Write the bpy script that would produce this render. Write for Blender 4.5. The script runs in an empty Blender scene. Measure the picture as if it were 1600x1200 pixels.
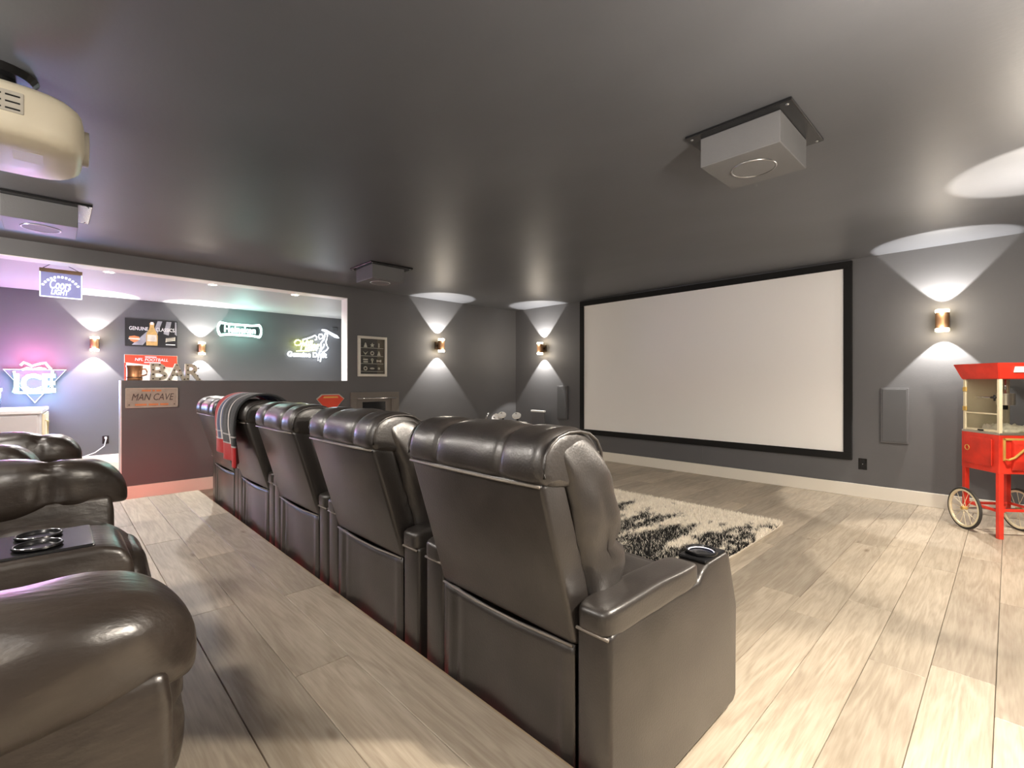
import bpy, bmesh, math, random
import numpy as np
from mathutils import Vector, Matrix, noise

random.seed(7); np.random.seed(7)
PI = math.pi
scene = bpy.context.scene
COL = scene.collection

# ------------------------------------------------------------------ camera, world, exposure
F_PX = 747.0; YAW = 0.8058; CAM_Z = 1.17
cam_d = bpy.data.cameras.new('camera'); cam = bpy.data.objects.new('camera', cam_d); COL.objects.link(cam)
cam_d.sensor_width = 36.0; cam_d.lens = 36.0 * F_PX / 1600.0; cam_d.shift_y = -2.6 / 1600.0
cam_d.clip_start = 0.02
cam.location = (0, 0, CAM_Z); cam.rotation_euler = (PI / 2, 0, YAW - PI / 2)
scene.camera = cam
world = bpy.data.worlds.new('world'); scene.world = world; world.use_nodes = True
world.node_tree.nodes['Background'].inputs[0].default_value = (0.05, 0.05, 0.055, 1)
world.node_tree.nodes['Background'].inputs[1].default_value = 1.0
vs = scene.view_settings
vs.view_transform = 'Standard'; vs.look = 'None'; vs.gamma = 1.0; vs.use_curve_mapping = False
vs.exposure = 1.45

WARM = (1.0, 0.90, 0.77); NEUT = (1.0, 0.95, 0.89)
P_FILL = 30.0        # watts of each added fill dome behind the camera
P_SCONCE = 34.0      # watts of each beam of a wall sconce
P_GLOW = 1.8         # soft spill of the glass rings of a sconce

# room dimensions (metres)
XS = 5.95; YL = 6.10; YR = -0.34; XB = -1.6; ZC = 2.44; RISER = 0.17; RX = 0.972; RY = 5.22
YB2 = 9.0; WT = 0.175; ZHALF = 1.19; XO0 = 0.49; XO1 = 2.826; ZO = 2.291; ZC2 = 2.40

CF = (math.cos(YAW), math.sin(YAW)); CR = (math.sin(YAW), -math.cos(YAW))
def ray(px, py):
    u = (px - 800) / F_PX; w = (597.4 - py) / F_PX
    return Vector((CF[0] + u * CR[0], CF[1] + u * CR[1], w))
def onY(px, py, Y):
    r = ray(px, py); t = Y / r.y; return Vector((r.x * t, Y, CAM_Z + r.z * t))
def onX(px, py, X):
    r = ray(px, py); t = X / r.x; return Vector((X, r.y * t, CAM_Z + r.z * t))

# ------------------------------------------------------------------ materials
MAT = {}
def nd(nt, typ, **kw):
    n = nt.nodes.new(typ)
    for k, v in kw.items():
        if k in n.inputs: n.inputs[k].default_value = v
        else: setattr(n, k, v)
    return n
def mat(name, col, rough=0.5, metal=0.0, emit=None, es=0.0, bump=0.0, bscale=60, spec=0.5, coat=0.0, var=0.0, vscale=3.0, trans=0.0, ior=1.45, alpha=1.0, stretch=None):
    if name in MAT: return MAT[name]
    m = bpy.data.materials.new(name); m.use_nodes = True; nt = m.node_tree
    b = nt.nodes['Principled BSDF']
    b.inputs['Base Color'].default_value = (*col, 1); b.inputs['Roughness'].default_value = rough
    b.inputs['Metallic'].default_value = metal; b.inputs['Specular IOR Level'].default_value = spec
    b.inputs['Coat Weight'].default_value = coat; b.inputs['Coat Roughness'].default_value = 0.25
    b.inputs['Transmission Weight'].default_value = trans; b.inputs['IOR'].default_value = ior
    if emit: b.inputs['Emission Color'].default_value = (*emit, 1); b.inputs['Emission Strength'].default_value = es
    tc = None
    if bump or var:
        tc = nd(nt, 'ShaderNodeTexCoord')
        vec = tc.outputs['Object']
        if stretch:
            mp = nd(nt, 'ShaderNodeMapping'); mp.inputs['Scale'].default_value = stretch
            nt.links.new(vec, mp.inputs[0]); vec = mp.outputs[0]
    if var:
        n = nd(nt, 'ShaderNodeTexNoise', Scale=vscale, Detail=4.0); nt.links.new(vec, n.inputs['Vector'])
        r = nd(nt, 'ShaderNodeValToRGB')
        r.color_ramp.elements[0].position = 0.3; r.color_ramp.elements[1].position = 0.7
        r.color_ramp.elements[0].color = (*[c * (1 - var) for c in col], 1); r.color_ramp.elements[1].color = (*[min(1, c * (1 + var)) for c in col], 1)
        nt.links.new(n.outputs[0], r.inputs[0]); nt.links.new(r.outputs[0], b.inputs['Base Color'])
    if bump:
        n2 = nd(nt, 'ShaderNodeTexNoise', Scale=bscale, Detail=5.0); nt.links.new(vec, n2.inputs['Vector'])
        bp = nd(nt, 'ShaderNodeBump', Strength=bump, Distance=0.01)
        nt.links.new(n2.outputs[0], bp.inputs['Height']); nt.links.new(bp.outputs[0], b.inputs['Normal'])
    MAT[name] = m
    return m

mat('wall_paint', (0.106, 0.106, 0.111), 0.55, bump=0.06, bscale=90, var=0.05, vscale=1.5)
mat('ceiling_paint', (0.101, 0.105, 0.116), 0.46, bump=0.05, bscale=50, var=0.13, vscale=1.1, spec=0.5, stretch=(1.0, 0.5, 1))
mat('bar_ceiling_paint', (0.42, 0.415, 0.425), 0.6, bump=0.04, bscale=60)
mat('white_paint', (0.80, 0.79, 0.77), 0.5, bump=0.02, bscale=80)
mat('baseboard_paint', (0.72, 0.68, 0.60), 0.45, bump=0.02, bscale=80)
mat('subfloor', (0.05, 0.04, 0.03), 0.8, bump=0.05)
mat('leather', (0.028, 0.0235, 0.021), 0.38, bump=0.10, bscale=170, spec=0.85, coat=0.3, var=0.2, vscale=9)
mat('leather_seam', (0.20, 0.175, 0.15), 0.35, bump=0.1, bscale=120)
mat('brown_leather', (0.030, 0.022, 0.017), 0.35, bump=0.35, bscale=16, stretch=(0.8, 2.2, 1.6), spec=1.0, coat=0.25, var=0.25, vscale=7)
mat('black_plastic', (0.01, 0.01, 0.011), 0.25, bump=0.02)
mat('black_matte', (0.008, 0.008, 0.008), 0.8, bump=0.05)
mat('black_velvet', (0.006, 0.006, 0.006), 0.9, bump=0.1, bscale=200)
mat('screen_fabric', (0.86, 0.85, 0.83), 0.85, bump=0.02, bscale=300)
mat('chrome', (0.75, 0.75, 0.77), 0.15, metal=1.0, var=0.05)
mat('steel', (0.45, 0.45, 0.46), 0.3, metal=1.0, var=0.1)
mat('bronze', (0.30, 0.17, 0.09), 0.38, metal=0.8, var=0.1)
mat('dark_bronze', (0.07, 0.05, 0.035), 0.4, metal=0.7, var=0.1)
mat('lamp_glass', (1, 0.9, 0.75), 0.4, emit=(1.0, 0.80, 0.50), es=9.0, var=0.02)
mat('speaker_grey', (0.14, 0.14, 0.145), 0.5, bump=0.12, bscale=220, var=0.05)
mat('speaker_pale', (0.17, 0.17, 0.175), 0.55, bump=0.2, bscale=300)
mat('wall_speaker_cloth', (0.075, 0.076, 0.08), 0.6, bump=0.25, bscale=350)
mat('warm_lit_shell', (0.70, 0.64, 0.50), 0.4, bump=0.02, var=0.04)  # white shell, with the warm light on it put into the colour
mat('projector_grey', (0.45, 0.42, 0.36), 0.5, bump=0.02)
mat('lens_glass', (0.02, 0.02, 0.03), 0.05, coat=1.0, var=0.1)
mat('cart_red', (0.62, 0.035, 0.018), 0.33, bump=0.03, bscale=40, var=0.18, vscale=9, coat=0.3)
mat('cart_gold', (0.62, 0.40, 0.11), 0.4, metal=0.35, var=0.1)
mat('cart_cream', (0.66, 0.58, 0.40), 0.45, var=0.08)
mat('tyre', (0.03, 0.028, 0.025), 0.7, bump=0.1)
mat('popcorn_white', (0.85, 0.80, 0.62), 0.8, bump=0.6, bscale=40, var=0.1, vscale=40)
mat('kettle_metal', (0.70, 0.66, 0.58), 0.3, metal=0.9, var=0.06)
mat('glass', (0.95, 0.97, 0.96), 0.03, trans=1.0, ior=1.05, var=0.01)
mat('rug_back', (0.75, 0.69, 0.59), 0.9, bump=0.3)
mat('tan_wood', (0.40, 0.30, 0.19), 0.5, bump=0.1, bscale=20, var=0.2, vscale=5)
mat('cabinet_grey', (0.48, 0.46, 0.46), 0.45, var=0.03)
mat('counter_top', (0.72, 0.72, 0.73), 0.25, var=0.05)
mat('handle_brass', (0.70, 0.60, 0.33), 0.3, metal=0.7, var=0.05)
mat('orange_paint', (0.62, 0.22, 0.08), 0.5, var=0.1)
mat('red_paint', (0.66, 0.06, 0.025), 0.45, var=0.12)
mat('yellow_paint', (0.72, 0.42, 0.10), 0.45, var=0.1)
mat('sign_metal', (0.36, 0.32, 0.27), 0.45, metal=0.2, bump=0.1, var=0.15, vscale=12)
mat('sign_edge', (0.50, 0.46, 0.40), 0.4, metal=0.3, var=0.1)
mat('letter_dark', (0.07, 0.05, 0.045), 0.5, var=0.1)
mat('sign_black', (0.018, 0.018, 0.020), 0.3, var=0.3, vscale=5)
mat('sign_silver', (0.32, 0.32, 0.34), 0.35, var=0.25, vscale=8)
mat('print_white', (0.85, 0.84, 0.82), 0.5, var=0.03)
mat('amber_print', (0.62, 0.40, 0.14), 0.35, var=0.2, vscale=20)
mat('cream_print', (0.66, 0.62, 0.50), 0.5, var=0.2, vscale=12)
mat('copper', (0.66, 0.33, 0.17), 0.3, metal=0.9, var=0.15)
mat('marquee_metal', (0.46, 0.41, 0.33), 0.4, metal=0.5, var=0.12)
mat('bulb_dark', (0.06, 0.045, 0.03), 0.3, var=0.1)
mat('frame_silver', (0.62, 0.60, 0.54), 0.4, metal=0.2, var=0.06)
mat('display_grey', (0.10, 0.095, 0.095), 0.6, var=0.1)
mat('display_brown', (0.19, 0.16, 0.13), 0.6, var=0.1)
mat('pin_white', (0.75, 0.72, 0.66), 0.4, var=0.08)
mat('taupe_wood', (0.15, 0.135, 0.12), 0.5, bump=0.05, var=0.1)
mat('dark_glass', (0.015, 0.016, 0.018), 0.08, var=0.1)
mat('drum_white', (0.80, 0.80, 0.78), 0.5, var=0.03)
mat('grey_cloth', (0.13, 0.13, 0.135), 0.75, bump=0.2, bscale=150)
mat('acrylic', (0.34, 0.36, 0.62), 0.15, emit=(0.42, 0.45, 1.0), es=0.10, var=0.04)
mat('acrylic_edge', (0.8, 0.82, 1.0), 0.2, emit=(0.7, 0.75, 1.0), es=0.8, var=0.02)
mat('acrylic_text', (0.95, 0.97, 1.0), 0.3, emit=(0.9, 0.95, 1.0), es=1.0, var=0.02)
def neon(name, c, s): return mat(name, (0.9, 0.9, 0.9), 0.3, emit=c, es=s, var=0.01)
neon('neon_mint', (0.50, 1.0, 0.84), 1.5); neon('neon_white', (0.82, 0.90, 1.0), 1.4); neon('neon_yellow', (0.88, 1.0, 0.12), 1.1)
neon('neon_cyan', (0.30, 0.92, 1.0), 1.6); neon('neon_red', (1.0, 0.16, 0.20), 1.8); neon('led_red', (1.0, 0.02, 0.02), 0.6)
neon('fill_dome_glass', (1.0, 0.9, 0.76), 4.0); neon('downlight_lens', (1.0, 0.90, 0.66), 14.0); neon('blue_led', (0.15, 0.25, 1.0), 0.06)
mat('pink_white', (0.80, 0.66, 0.70), 0.35, var=0.1)

def wood_material(name, c0, c1):
    m = bpy.data.materials.new(name); m.use_nodes = True; nt = m.node_tree; L = nt.links.new
    b = nt.nodes['Principled BSDF']
    tc = nd(nt, 'ShaderNodeTexCoord'); oi = nd(nt, 'ShaderNodeObjectInfo')
    off = nd(nt, 'ShaderNodeVectorMath', operation='SCALE'); off.inputs[0].default_value = (37, 19, 11)
    L(oi.outputs['Random'], off.inputs['Scale'])
    add = nd(nt, 'ShaderNodeVectorMath', operation='ADD'); L(tc.outputs['Object'], add.inputs[0]); L(off.outputs[0], add.inputs[1])
    mp = nd(nt, 'ShaderNodeMapping'); mp.inputs['Scale'].default_value = (0.55, 5.0, 1); L(add.outputs[0], mp.inputs[0])
    big = nd(nt, 'ShaderNodeTexNoise', Scale=2.2, Detail=3.0, Distortion=0.6); L(mp.outputs[0], big.inputs['Vector'])
    mp2 = nd(nt, 'ShaderNodeMapping'); mp2.inputs['Scale'].default_value = (1.6, 26.0, 1); L(add.outputs[0], mp2.inputs[0])
    fine = nd(nt, 'ShaderNodeTexNoise', Scale=5.0, Detail=6.0, Distortion=0.3); L(mp2.outputs[0], fine.inputs['Vector'])
    ring = nd(nt, 'ShaderNodeMath', operation='MULTIPLY'); L(big.outputs[0], ring.inputs[0]); ring.inputs[1].default_value = 34.0
    sn = nd(nt, 'ShaderNodeMath', operation='SINE'); L(ring.outputs[0], sn.inputs[0])
    mr = nd(nt, 'ShaderNodeMapRange'); L(sn.outputs[0], mr.inputs[0])
    mr.inputs[1].default_value = -1.0; mr.inputs[2].default_value = 1.0; mr.inputs[3].default_value = 0.0; mr.inputs[4].default_value = 0.16
    mx = nd(nt, 'ShaderNodeMath', operation='MULTIPLY_ADD'); L(fine.outputs[0], mx.inputs[0]); mx.inputs[1].default_value = 0.5; L(mr.outputs[0], mx.inputs[2])
    ramp = nd(nt, 'ShaderNodeValToRGB'); L(mx.outputs[0], ramp.inputs[0])
    ramp.color_ramp.elements[0].position = 0.12; ramp.color_ramp.elements[1].position = 0.48
    ramp.color_ramp.elements[0].color = (*c1, 1); ramp.color_ramp.elements[1].color = (*c0, 1)
    # knots
    mp3 = nd(nt, 'ShaderNodeMapping'); mp3.inputs['Scale'].default_value = (1.1, 3.0, 1); L(add.outputs[0], mp3.inputs[0])
    vo = nd(nt, 'ShaderNodeTexVoronoi', Scale=1.6); L(mp3.outputs[0], vo.inputs['Vector'])
    kr = nd(nt, 'ShaderNodeValToRGB'); L(vo.outputs['Distance'], kr.inputs[0])
    kr.color_ramp.elements[0].position = 0.02; kr.color_ramp.elements[0].color = (0.45, 0.38, 0.32, 1)
    kr.color_ramp.elements[1].position = 0.09; kr.color_ramp.elements[1].color = (1, 1, 1, 1)
    mk = nd(nt, 'ShaderNodeMixRGB', blend_type='MULTIPLY'); mk.inputs[0].default_value = 0.8
    L(ramp.outputs[0], mk.inputs[1]); L(kr.outputs[0], mk.inputs[2])
    # a tint of its own for every plank and soft blotches along it
    tr = nd(nt, 'ShaderNodeMapRange'); L(oi.outputs['Random'], tr.inputs[0]); tr.inputs[3].default_value = 0.80; tr.inputs[4].default_value = 1.14
    bl = nd(nt, 'ShaderNodeTexNoise', Scale=1.5, Detail=2.0); L(add.outputs[0], bl.inputs['Vector'])
    br = nd(nt, 'ShaderNodeMapRange'); L(bl.outputs[0], br.inputs[0]); br.inputs[1].default_value = 0.3; br.inputs[2].default_value = 0.7; br.inputs[3].default_value = 0.84; br.inputs[4].default_value = 1.1
    mm = nd(nt, 'ShaderNodeMath', operation='MULTIPLY'); L(tr.outputs[0], mm.inputs[0]); L(br.outputs[0], mm.inputs[1])
    sc = nd(nt, 'ShaderNodeVectorMath', operation='SCALE'); L(mk.outputs[0], sc.inputs[0]); L(mm.outputs[0], sc.inputs['Scale'])
    L(sc.outputs[0], b.inputs['Base Color'])
    b.inputs['Roughness'].default_value = 0.42; b.inputs['Specular IOR Level'].default_value = 0.45
    bp = nd(nt, 'ShaderNodeBump', Strength=0.08, Distance=0.004); L(fine.outputs[0], bp.inputs['Height']); L(bp.outputs[0], b.inputs['Normal'])
    MAT[name] = m
wood_material('oak_plank', (0.51, 0.44, 0.345), (0.335, 0.272, 0.20))

def plaid_material():
    m = bpy.data.materials.new('plaid_wool'); m.use_nodes = True; nt = m.node_tree; L = nt.links.new
    b = nt.nodes['Principled BSDF']; b.inputs['Roughness'].default_value = 0.95
    b.inputs['Sheen Weight'].default_value = 0.3
    uv = nd(nt, 'ShaderNodeUVMap'); sp = nd(nt, 'ShaderNodeSeparateXYZ'); L(uv.outputs[0], sp.inputs[0])
    def ramp(out, stops):
        r = nd(nt, 'ShaderNodeValToRGB'); r.color_ramp.interpolation = 'CONSTANT'; L(out, r.inputs[0])
        e = r.color_ramp.elements; e[0].position = stops[0][0]; e[0].color = (*stops[0][1], 1); e[1].position = stops[1][0]; e[1].color = (*stops[1][1], 1)
        for p, c in stops[2:]:
            q = e.new(p); q.color = (*c, 1)
        return r
    RED = (0.46, 0.012, 0.016); BLK = (0.022, 0.024, 0.026); WHT = (0.72, 0.68, 0.66); BLU = (0.10, 0.12, 0.22)
    across = ramp(sp.outputs[0], [(0, BLK), (0.27, WHT), (0.29, BLK), (0.60, BLU), (0.65, WHT), (0.67, BLU), (0.72, WHT), (0.74, RED), (0.98, WHT)])
    along = ramp(sp.outputs[1], [(0, RED), (0.08, RED), (0.115, WHT), (0.125, BLK), (0.165, WHT), (0.175, BLK), (0.62, BLK), (0.66, WHT), (0.675, RED)])
    mixf = ramp(sp.outputs[1], [(0, (1,) * 3), (0.115, (0.55,) * 3), (0.125, (0.1,) * 3), (0.165, (0.6,) * 3), (0.175, (0.1,) * 3), (0.60, (0.1,) * 3), (0.66, (0.8,) * 3)])
    mx = nd(nt, 'ShaderNodeMixRGB'); L(mixf.outputs[0], mx.inputs[0]); L(across.outputs[0], mx.inputs[1]); L(along.outputs[0], mx.inputs[2])
    L(mx.outputs[0], b.inputs['Base Color'])
    tc = nd(nt, 'ShaderNodeTexCoord'); n = nd(nt, 'ShaderNodeTexNoise', Scale=220.0); L(tc.outputs['Object'], n.inputs['Vector'])
    bp = nd(nt, 'ShaderNodeBump', Strength=0.5, Distance=0.01); L(n.outputs[0], bp.inputs['Height']); L(bp.outputs[0], b.inputs['Normal'])
    MAT['plaid_wool'] = m
plaid_material()

def pile_material():
    m = bpy.data.materials.new('rug_pile'); m.use_nodes = True; nt = m.node_tree
    b = nt.nodes['Principled BSDF']; b.inputs['Roughness'].default_value = 0.9
    a = nd(nt, 'ShaderNodeAttribute', attribute_name='pile'); nt.links.new(a.outputs['Color'], b.inputs['Base Color'])
    MAT['rug_pile'] = m
pile_material()

# ------------------------------------------------------------------ mesh helpers
def link(o, parent=None):
    COL.objects.link(o)
    if parent: o.parent = parent
    return o
def empty(name, loc=(0, 0, 0), rz=0.0):
    o = bpy.data.objects.new(name, None); o.empty_display_size = 0.1; COL.objects.link(o)
    o.location = loc; o.rotation_euler = (0, 0, rz); return o
def tag(o, label, cat, group=None):
    o['label'] = label; o['category'] = cat
    if group: o['group'] = group
    return o
def thing(name, label, cat, loc=(0, 0, 0), rz=0.0, group=None):
    return tag(empty(name, loc, rz), label, cat, group)
def struct(o): o['kind'] = 'structure'; return o
def copy_tree(o, parent=None):
    c = o.copy(); COL.objects.link(c); c.parent = parent
    for ch in list(o.children): copy_tree(ch, c)
    return c

class B:
    """collects shapes into one bmesh"""
    def __init__(s): s.bm = bmesh.new()
    def box(s, x0, x1, y0, y1, z0, z1, bev=0.0, seg=2, M=None):
        bm = bmesh.new(); bmesh.ops.create_cube(bm, size=1.0)
        for v in bm.verts: v.co = Vector(((x0 + x1) / 2 + v.co.x * (x1 - x0), (y0 + y1) / 2 + v.co.y * (y1 - y0), (z0 + z1) / 2 + v.co.z * (z1 - z0)))
        if bev > 0: bmesh.ops.bevel(bm, geom=bm.edges[:], offset=bev, segments=seg, profile=0.5, affect='EDGES')
        s._add(bm, M); return s
    def _add(s, bm, M=None):
        if M: bm.transform(M)
        me = bpy.data.meshes.new('tmp'); bm.to_mesh(me); bm.free(); s.bm.from_mesh(me); bpy.data.meshes.remove(me)
    def prism(s, pts, a0, a1, axis='y', bev=0.0, seg=2, M=None):
        """2D polygon extruded along an axis; pts are (x,z) for y, (x,y) for z, (y,z) for x"""
        bm = bmesh.new()
        def P(p, a):
            return {'y': (p[0], a, p[1]), 'z': (p[0], p[1], a), 'x': (a, p[0], p[1])}[axis]
        v0 = [bm.verts.new(P(p, a0)) for p in pts]; v1 = [bm.verts.new(P(p, a1)) for p in pts]
        n = len(pts)
        bm.faces.new(v0); bm.faces.new(v1[::-1])
        for i in range(n): bm.faces.new((v0[i], v1[i], v1[(i + 1) % n], v0[(i + 1) % n]))
        bmesh.ops.recalc_face_normals(bm, faces=bm.faces[:])
        if bev > 0: bmesh.ops.bevel(bm, geom=bm.edges[:], offset=bev, segments=seg, profile=0.5, affect='EDGES')
        s._add(bm, M); return s
    def cyl(s, p0, p1, r, r2=None, seg=20, caps=True):
        p0 = Vector(p0); p1 = Vector(p1); d = p1 - p0
        bm = bmesh.new()
        bmesh.ops.create_cone(bm, cap_ends=caps, segments=seg, radius1=r, radius2=r if r2 is None else r2, depth=d.length)
        bm.transform(Matrix.Translation((p0 + p1) / 2) @ d.to_track_quat('Z', 'Y').to_matrix().to_4x4())
        s._add(bm); return s
    def lathe(s, prof, c=(0, 0, 0), seg=28, axis=None):
        bm = bmesh.new(); rings = []
        for r, z in prof:
            rings.append([bm.verts.new((r * math.cos(2 * PI * k / seg), r * math.sin(2 * PI * k / seg), z)) for k in range(seg)])
        for a, b in zip(rings, rings[1:]):
            for k in range(seg): bm.faces.new((a[k], a[(k + 1) % seg], b[(k + 1) % seg], b[k]))
        ring = prof[0] == prof[-1]
        if prof[0][0] > 1e-5 and not ring: bm.faces.new(rings[0][::-1])
        if prof[-1][0] > 1e-5 and not ring: bm.faces.new(rings[-1])
        bmesh.ops.remove_doubles(bm, verts=bm.verts[:], dist=1e-6)
        bmesh.ops.recalc_face_normals(bm, faces=bm.faces[:])
        M = Matrix.Translation(c)
        if axis is not None: M = M @ Vector(axis).to_track_quat('Z', 'Y').to_matrix().to_4x4()
        s._add(bm, M); return s
    def torus(s, c, R, r, axis=(0, 0, 1), seg=36, sub=10):
        bm = bmesh.new(); g = []
        for i in range(seg):
            a = 2 * PI * i / seg
            g.append([bm.verts.new(((R + r * math.cos(2 * PI * j / sub)) * math.cos(a), (R + r * math.cos(2 * PI * j / sub)) * math.sin(a), r * math.sin(2 * PI * j / sub))) for j in range(sub)])
        for i in range(seg):
            for j in range(sub): bm.faces.new((g[i][j], g[(i + 1) % seg][j], g[(i + 1) % seg][(j + 1) % sub], g[i][(j + 1) % sub]))
        s._add(bm, Matrix.Translation(c) @ Vector(axis).to_track_quat('Z', 'Y').to_matrix().to_4x4()); return s
    def tube(s, pts, r, seg=8, closed=False):
        pts = [Vector(p) for p in pts]; bm = bmesh.new(); n = len(pts); rings = []
        up = Vector((0, 0, 1))
        for i, p in enumerate(pts):
            if closed: d = pts[(i + 1) % n] - pts[i - 1]
            else: d = pts[min(i + 1, n - 1)] - pts[max(i - 1, 0)]
            d.normalize(); a = d.cross(up)
            if a.length < 0.05: a = d.cross(Vector((0, 1, 0)))
            a.normalize(); b2 = d.cross(a).normalized()
            rings.append([bm.verts.new(p + r * (math.cos(2 * PI * k / seg) * a + math.sin(2 * PI * k / seg) * b2)) for k in range(seg)])
        R2 = rings + ([rings[0]] if closed else [])
        for a, b in zip(R2, R2[1:]):
            for k in range(seg): bm.faces.new((a[k], a[(k + 1) % seg], b[(k + 1) % seg], b[k]))
        if not closed: bm.faces.new(rings[0][::-1]); bm.faces.new(rings[-1])
        bmesh.ops.recalc_face_normals(bm, faces=bm.faces[:])
        s._add(bm); return s
    def puff(s, c, h, n=4.0, seg=16, fn=None, M=None):
        """a cushion: superellipsoid of half sizes h around c, fn bends each point"""
        bm = bmesh.new(); bmesh.ops.create_cube(bm, size=2.0)
        bmesh.ops.subdivide_edges(bm, edges=bm.edges[:], cuts=seg - 1, use_grid_fill=True)
        for v in bm.verts:
            x, y, z = v.co
            # spread the samples towards the rounded rim
            x, y, z = [math.sin(q * PI / 2) * 0.5 + q * 0.5 for q in (x, y, z)]
            k = (abs(x) ** n + abs(y) ** n + abs(z) ** n) ** (1.0 / n)
            p = Vector((x / k * h[0], y / k * h[1], z / k * h[2]))
            if fn: p = fn(p)
            v.co = p + Vector(c)
        s._add(bm, M); return s
    def build(s, name, m, parent=None, smooth=False, angle=None):
        me = bpy.data.meshes.new(name); s.bm.to_mesh(me); s.bm.free()
        if m: me.materials.append(MAT[m])
        o = bpy.data.objects.new(name, me); link(o, parent)
        if smooth:
            me.polygons.foreach_set('use_smooth', [True] * len(me.polygons))
            if angle: me.set_sharp_from_angle(angle=math.radians(angle))
        return o

def wob(p, a, f, seed=0.0):
    return noise.noise(Vector((p.x * f + seed, p.y * f + seed * 1.7, p.z * f - seed))) * a
def seam(t, w): return math.exp(-(t / w) ** 2)

def text_mesh(name, txt, size, m, parent, loc, rot=(PI / 2, 0, 0), extrude=0.002, shear=0.0, align='CENTER', outline=0.0, spacing=1.0, width=None, bold=0.0):
    cu = bpy.data.curves.new(name, 'FONT'); cu.body = txt; cu.size = size; cu.align_x = align; cu.align_y = 'CENTER'
    cu.shear = shear; cu.space_character = spacing; cu.resolution_u = 3
    if outline: cu.fill_mode = 'NONE'; cu.bevel_depth = outline; cu.bevel_resolution = 1
    else: cu.extrude = extrude; cu.offset = bold
    tmp = bpy.data.objects.new('tmp', cu); COL.objects.link(tmp)
    dg = bpy.context.evaluated_depsgraph_get(); dg.update()
    me = bpy.data.meshes.new_from_object(tmp.evaluated_get(dg)); COL.objects.unlink(tmp)
    bpy.data.objects.remove(tmp); bpy.data.curves.remove(cu)
    me.name = name; me.materials.clear(); me.materials.append(MAT[m])
    o = bpy.data.objects.new(name, me); link(o, parent); o.location = loc; o.rotation_euler = rot
    if width:
        xs = [v.co.x for v in me.vertices]; w0 = max(xs) - min(xs); k = width / w0
        for v in me.vertices: v.co.x *= k
    return o
def light(name, typ, energy, col, loc, rot=(0, 0, 0), parent=None, size=82, blend=0.15, radius=0.02, cust=None):
    d = bpy.data.lights.new(name, typ); d.energy = energy; d.color = col
    if typ == 'SPOT': d.spot_size = math.radians(size); d.spot_blend = blend; d.shadow_soft_size = radius
    elif typ == 'POINT': d.shadow_soft_size = radius
    o = bpy.data.objects.new(name, d); link(o, parent); o.location = loc; o.rotation_euler = rot
    return o

# ------------------------------------------------------------------ the room shell
floor = struct(B().box(XB, XS, YR, YL, -0.10, -0.012).build('floor', 'subfloor'))
def plank_row(parent, name, along, c0, c1, s0, s1, w, z, seedoff, rnd):
    """planks from s0 to s1 along one axis, between c0 and c1 across"""
    s = s0 - rnd.uniform(0.1, 1.3)
    while s < s1:
        e = s + rnd.choice((1.25, 1.5, 1.8)); a, b = max(s, s0), min(e, s1); s = e
        if b - a < 0.04: continue
        g = 0.0009; L = b - a - 2 * g; W = c1 - c0 - 2 * g
        o = B().box(-L / 2, L / 2, -W / 2, W / 2, -0.012, rnd.uniform(-0.0006, 0.0), bev=0.0016, seg=1).build(name, 'oak_plank', parent)
        if along == 'x': o.location = ((a + b) / 2, (c0 + c1) / 2, z)
        else: o.location = ((c0 + c1) / 2, (a + b) / 2, z); o.rotation_euler = (0, 0, PI / 2)
rnd = random.Random(3)
PW = 0.189
y = YR
while y < YL - 0.01:
    y1 = min(y + PW, YL)
    plank_row(floor, 'plank', 'x', y, y1, RX + 0.02 if y1 < RY + 0.05 else XB, XS, PW, 0.0, 0, rnd)
    y = y1
riser = struct(B().box(XB, RX - 0.012, YR, RY - 0.012, -0.01, RISER - 0.013).build('riser_platform', 'wall_paint'))
x = RX
while x > XB + 0.01:
    x0 = max(x - PW, XB)
    plank_row(riser, 'plank', 'y', x0, x, YR, RY, PW, RISER, 0, rnd)
    x = x0
nos = B().box(RX - 0.004, RX + 0.006, YR, RY + 0.006, RISER - 0.03, RISER - 0.001, bev=0.003)
nos.box(XB, RX - 0.004, RY - 0.004, RY + 0.006, RISER - 0.03, RISER - 0.001, bev=0.003)
nos.build('nosing', 'tan_wood', riser)
led = B().box(RX + 0.001, RX + 0.008, 0.1, RY - 0.02, 0.06, 0.072)
led.box(-0.6, RX - 0.02, RY + 0.001, RY + 0.008, 0.04, 0.10)
led = led.build('led_strip', 'led_red')
for lx in (0.0, 0.4, 0.8): light('strip_glow', 'POINT', 1.4, (1.0, 0.10, 0.07), (lx, RY + 0.05, 0.08), (0, 0, 0), led, radius=0.04)
tag(led, 'red light strip along the front of the wooden riser', 'light strip')

struct(B().box(XB - 0.1, XS + 0.1, YR - 0.1, YL + WT, ZC, ZC + 0.1).build('ceiling', 'ceiling_paint'))
wf = struct(B().box(XS, XS + 0.12, YR, YL, -0.05, ZC).build('wall_front', 'wall_paint'))
struct(B().box(XB - 0.1, XS + 0.1, YR - 0.12, YR, -0.05, ZC).build('wall_right', 'wall_paint'))
struct(B().box(XB - 0.12, XB, YR, YB2, -0.05, ZC).build('wall_back', 'wall_paint'))
wl = B()
wl.box(XO0, XO1, YL, YL + WT, -0.05, ZHALF)                      # half wall in front of the bar
wl.box(XO1, XS, YL, YL + WT, -0.05, ZC)                          # solid wall up to the corner
wl.box(XB, XO1, YL, YL + WT, ZO, ZC)                             # header over the opening
wl = struct(wl.build('wall_left', 'wall_paint'))
tr = B()
tr.box(XO1 - 0.006, XO1, YL + 0.002, YL + WT, ZHALF, ZO)         # white reveal of the opening
tr.box(XB, XO1, YL + 0.002, YL + WT, ZO - 0.008, ZO)
struct(tr.build('trim_1', 'white_paint'))
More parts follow.
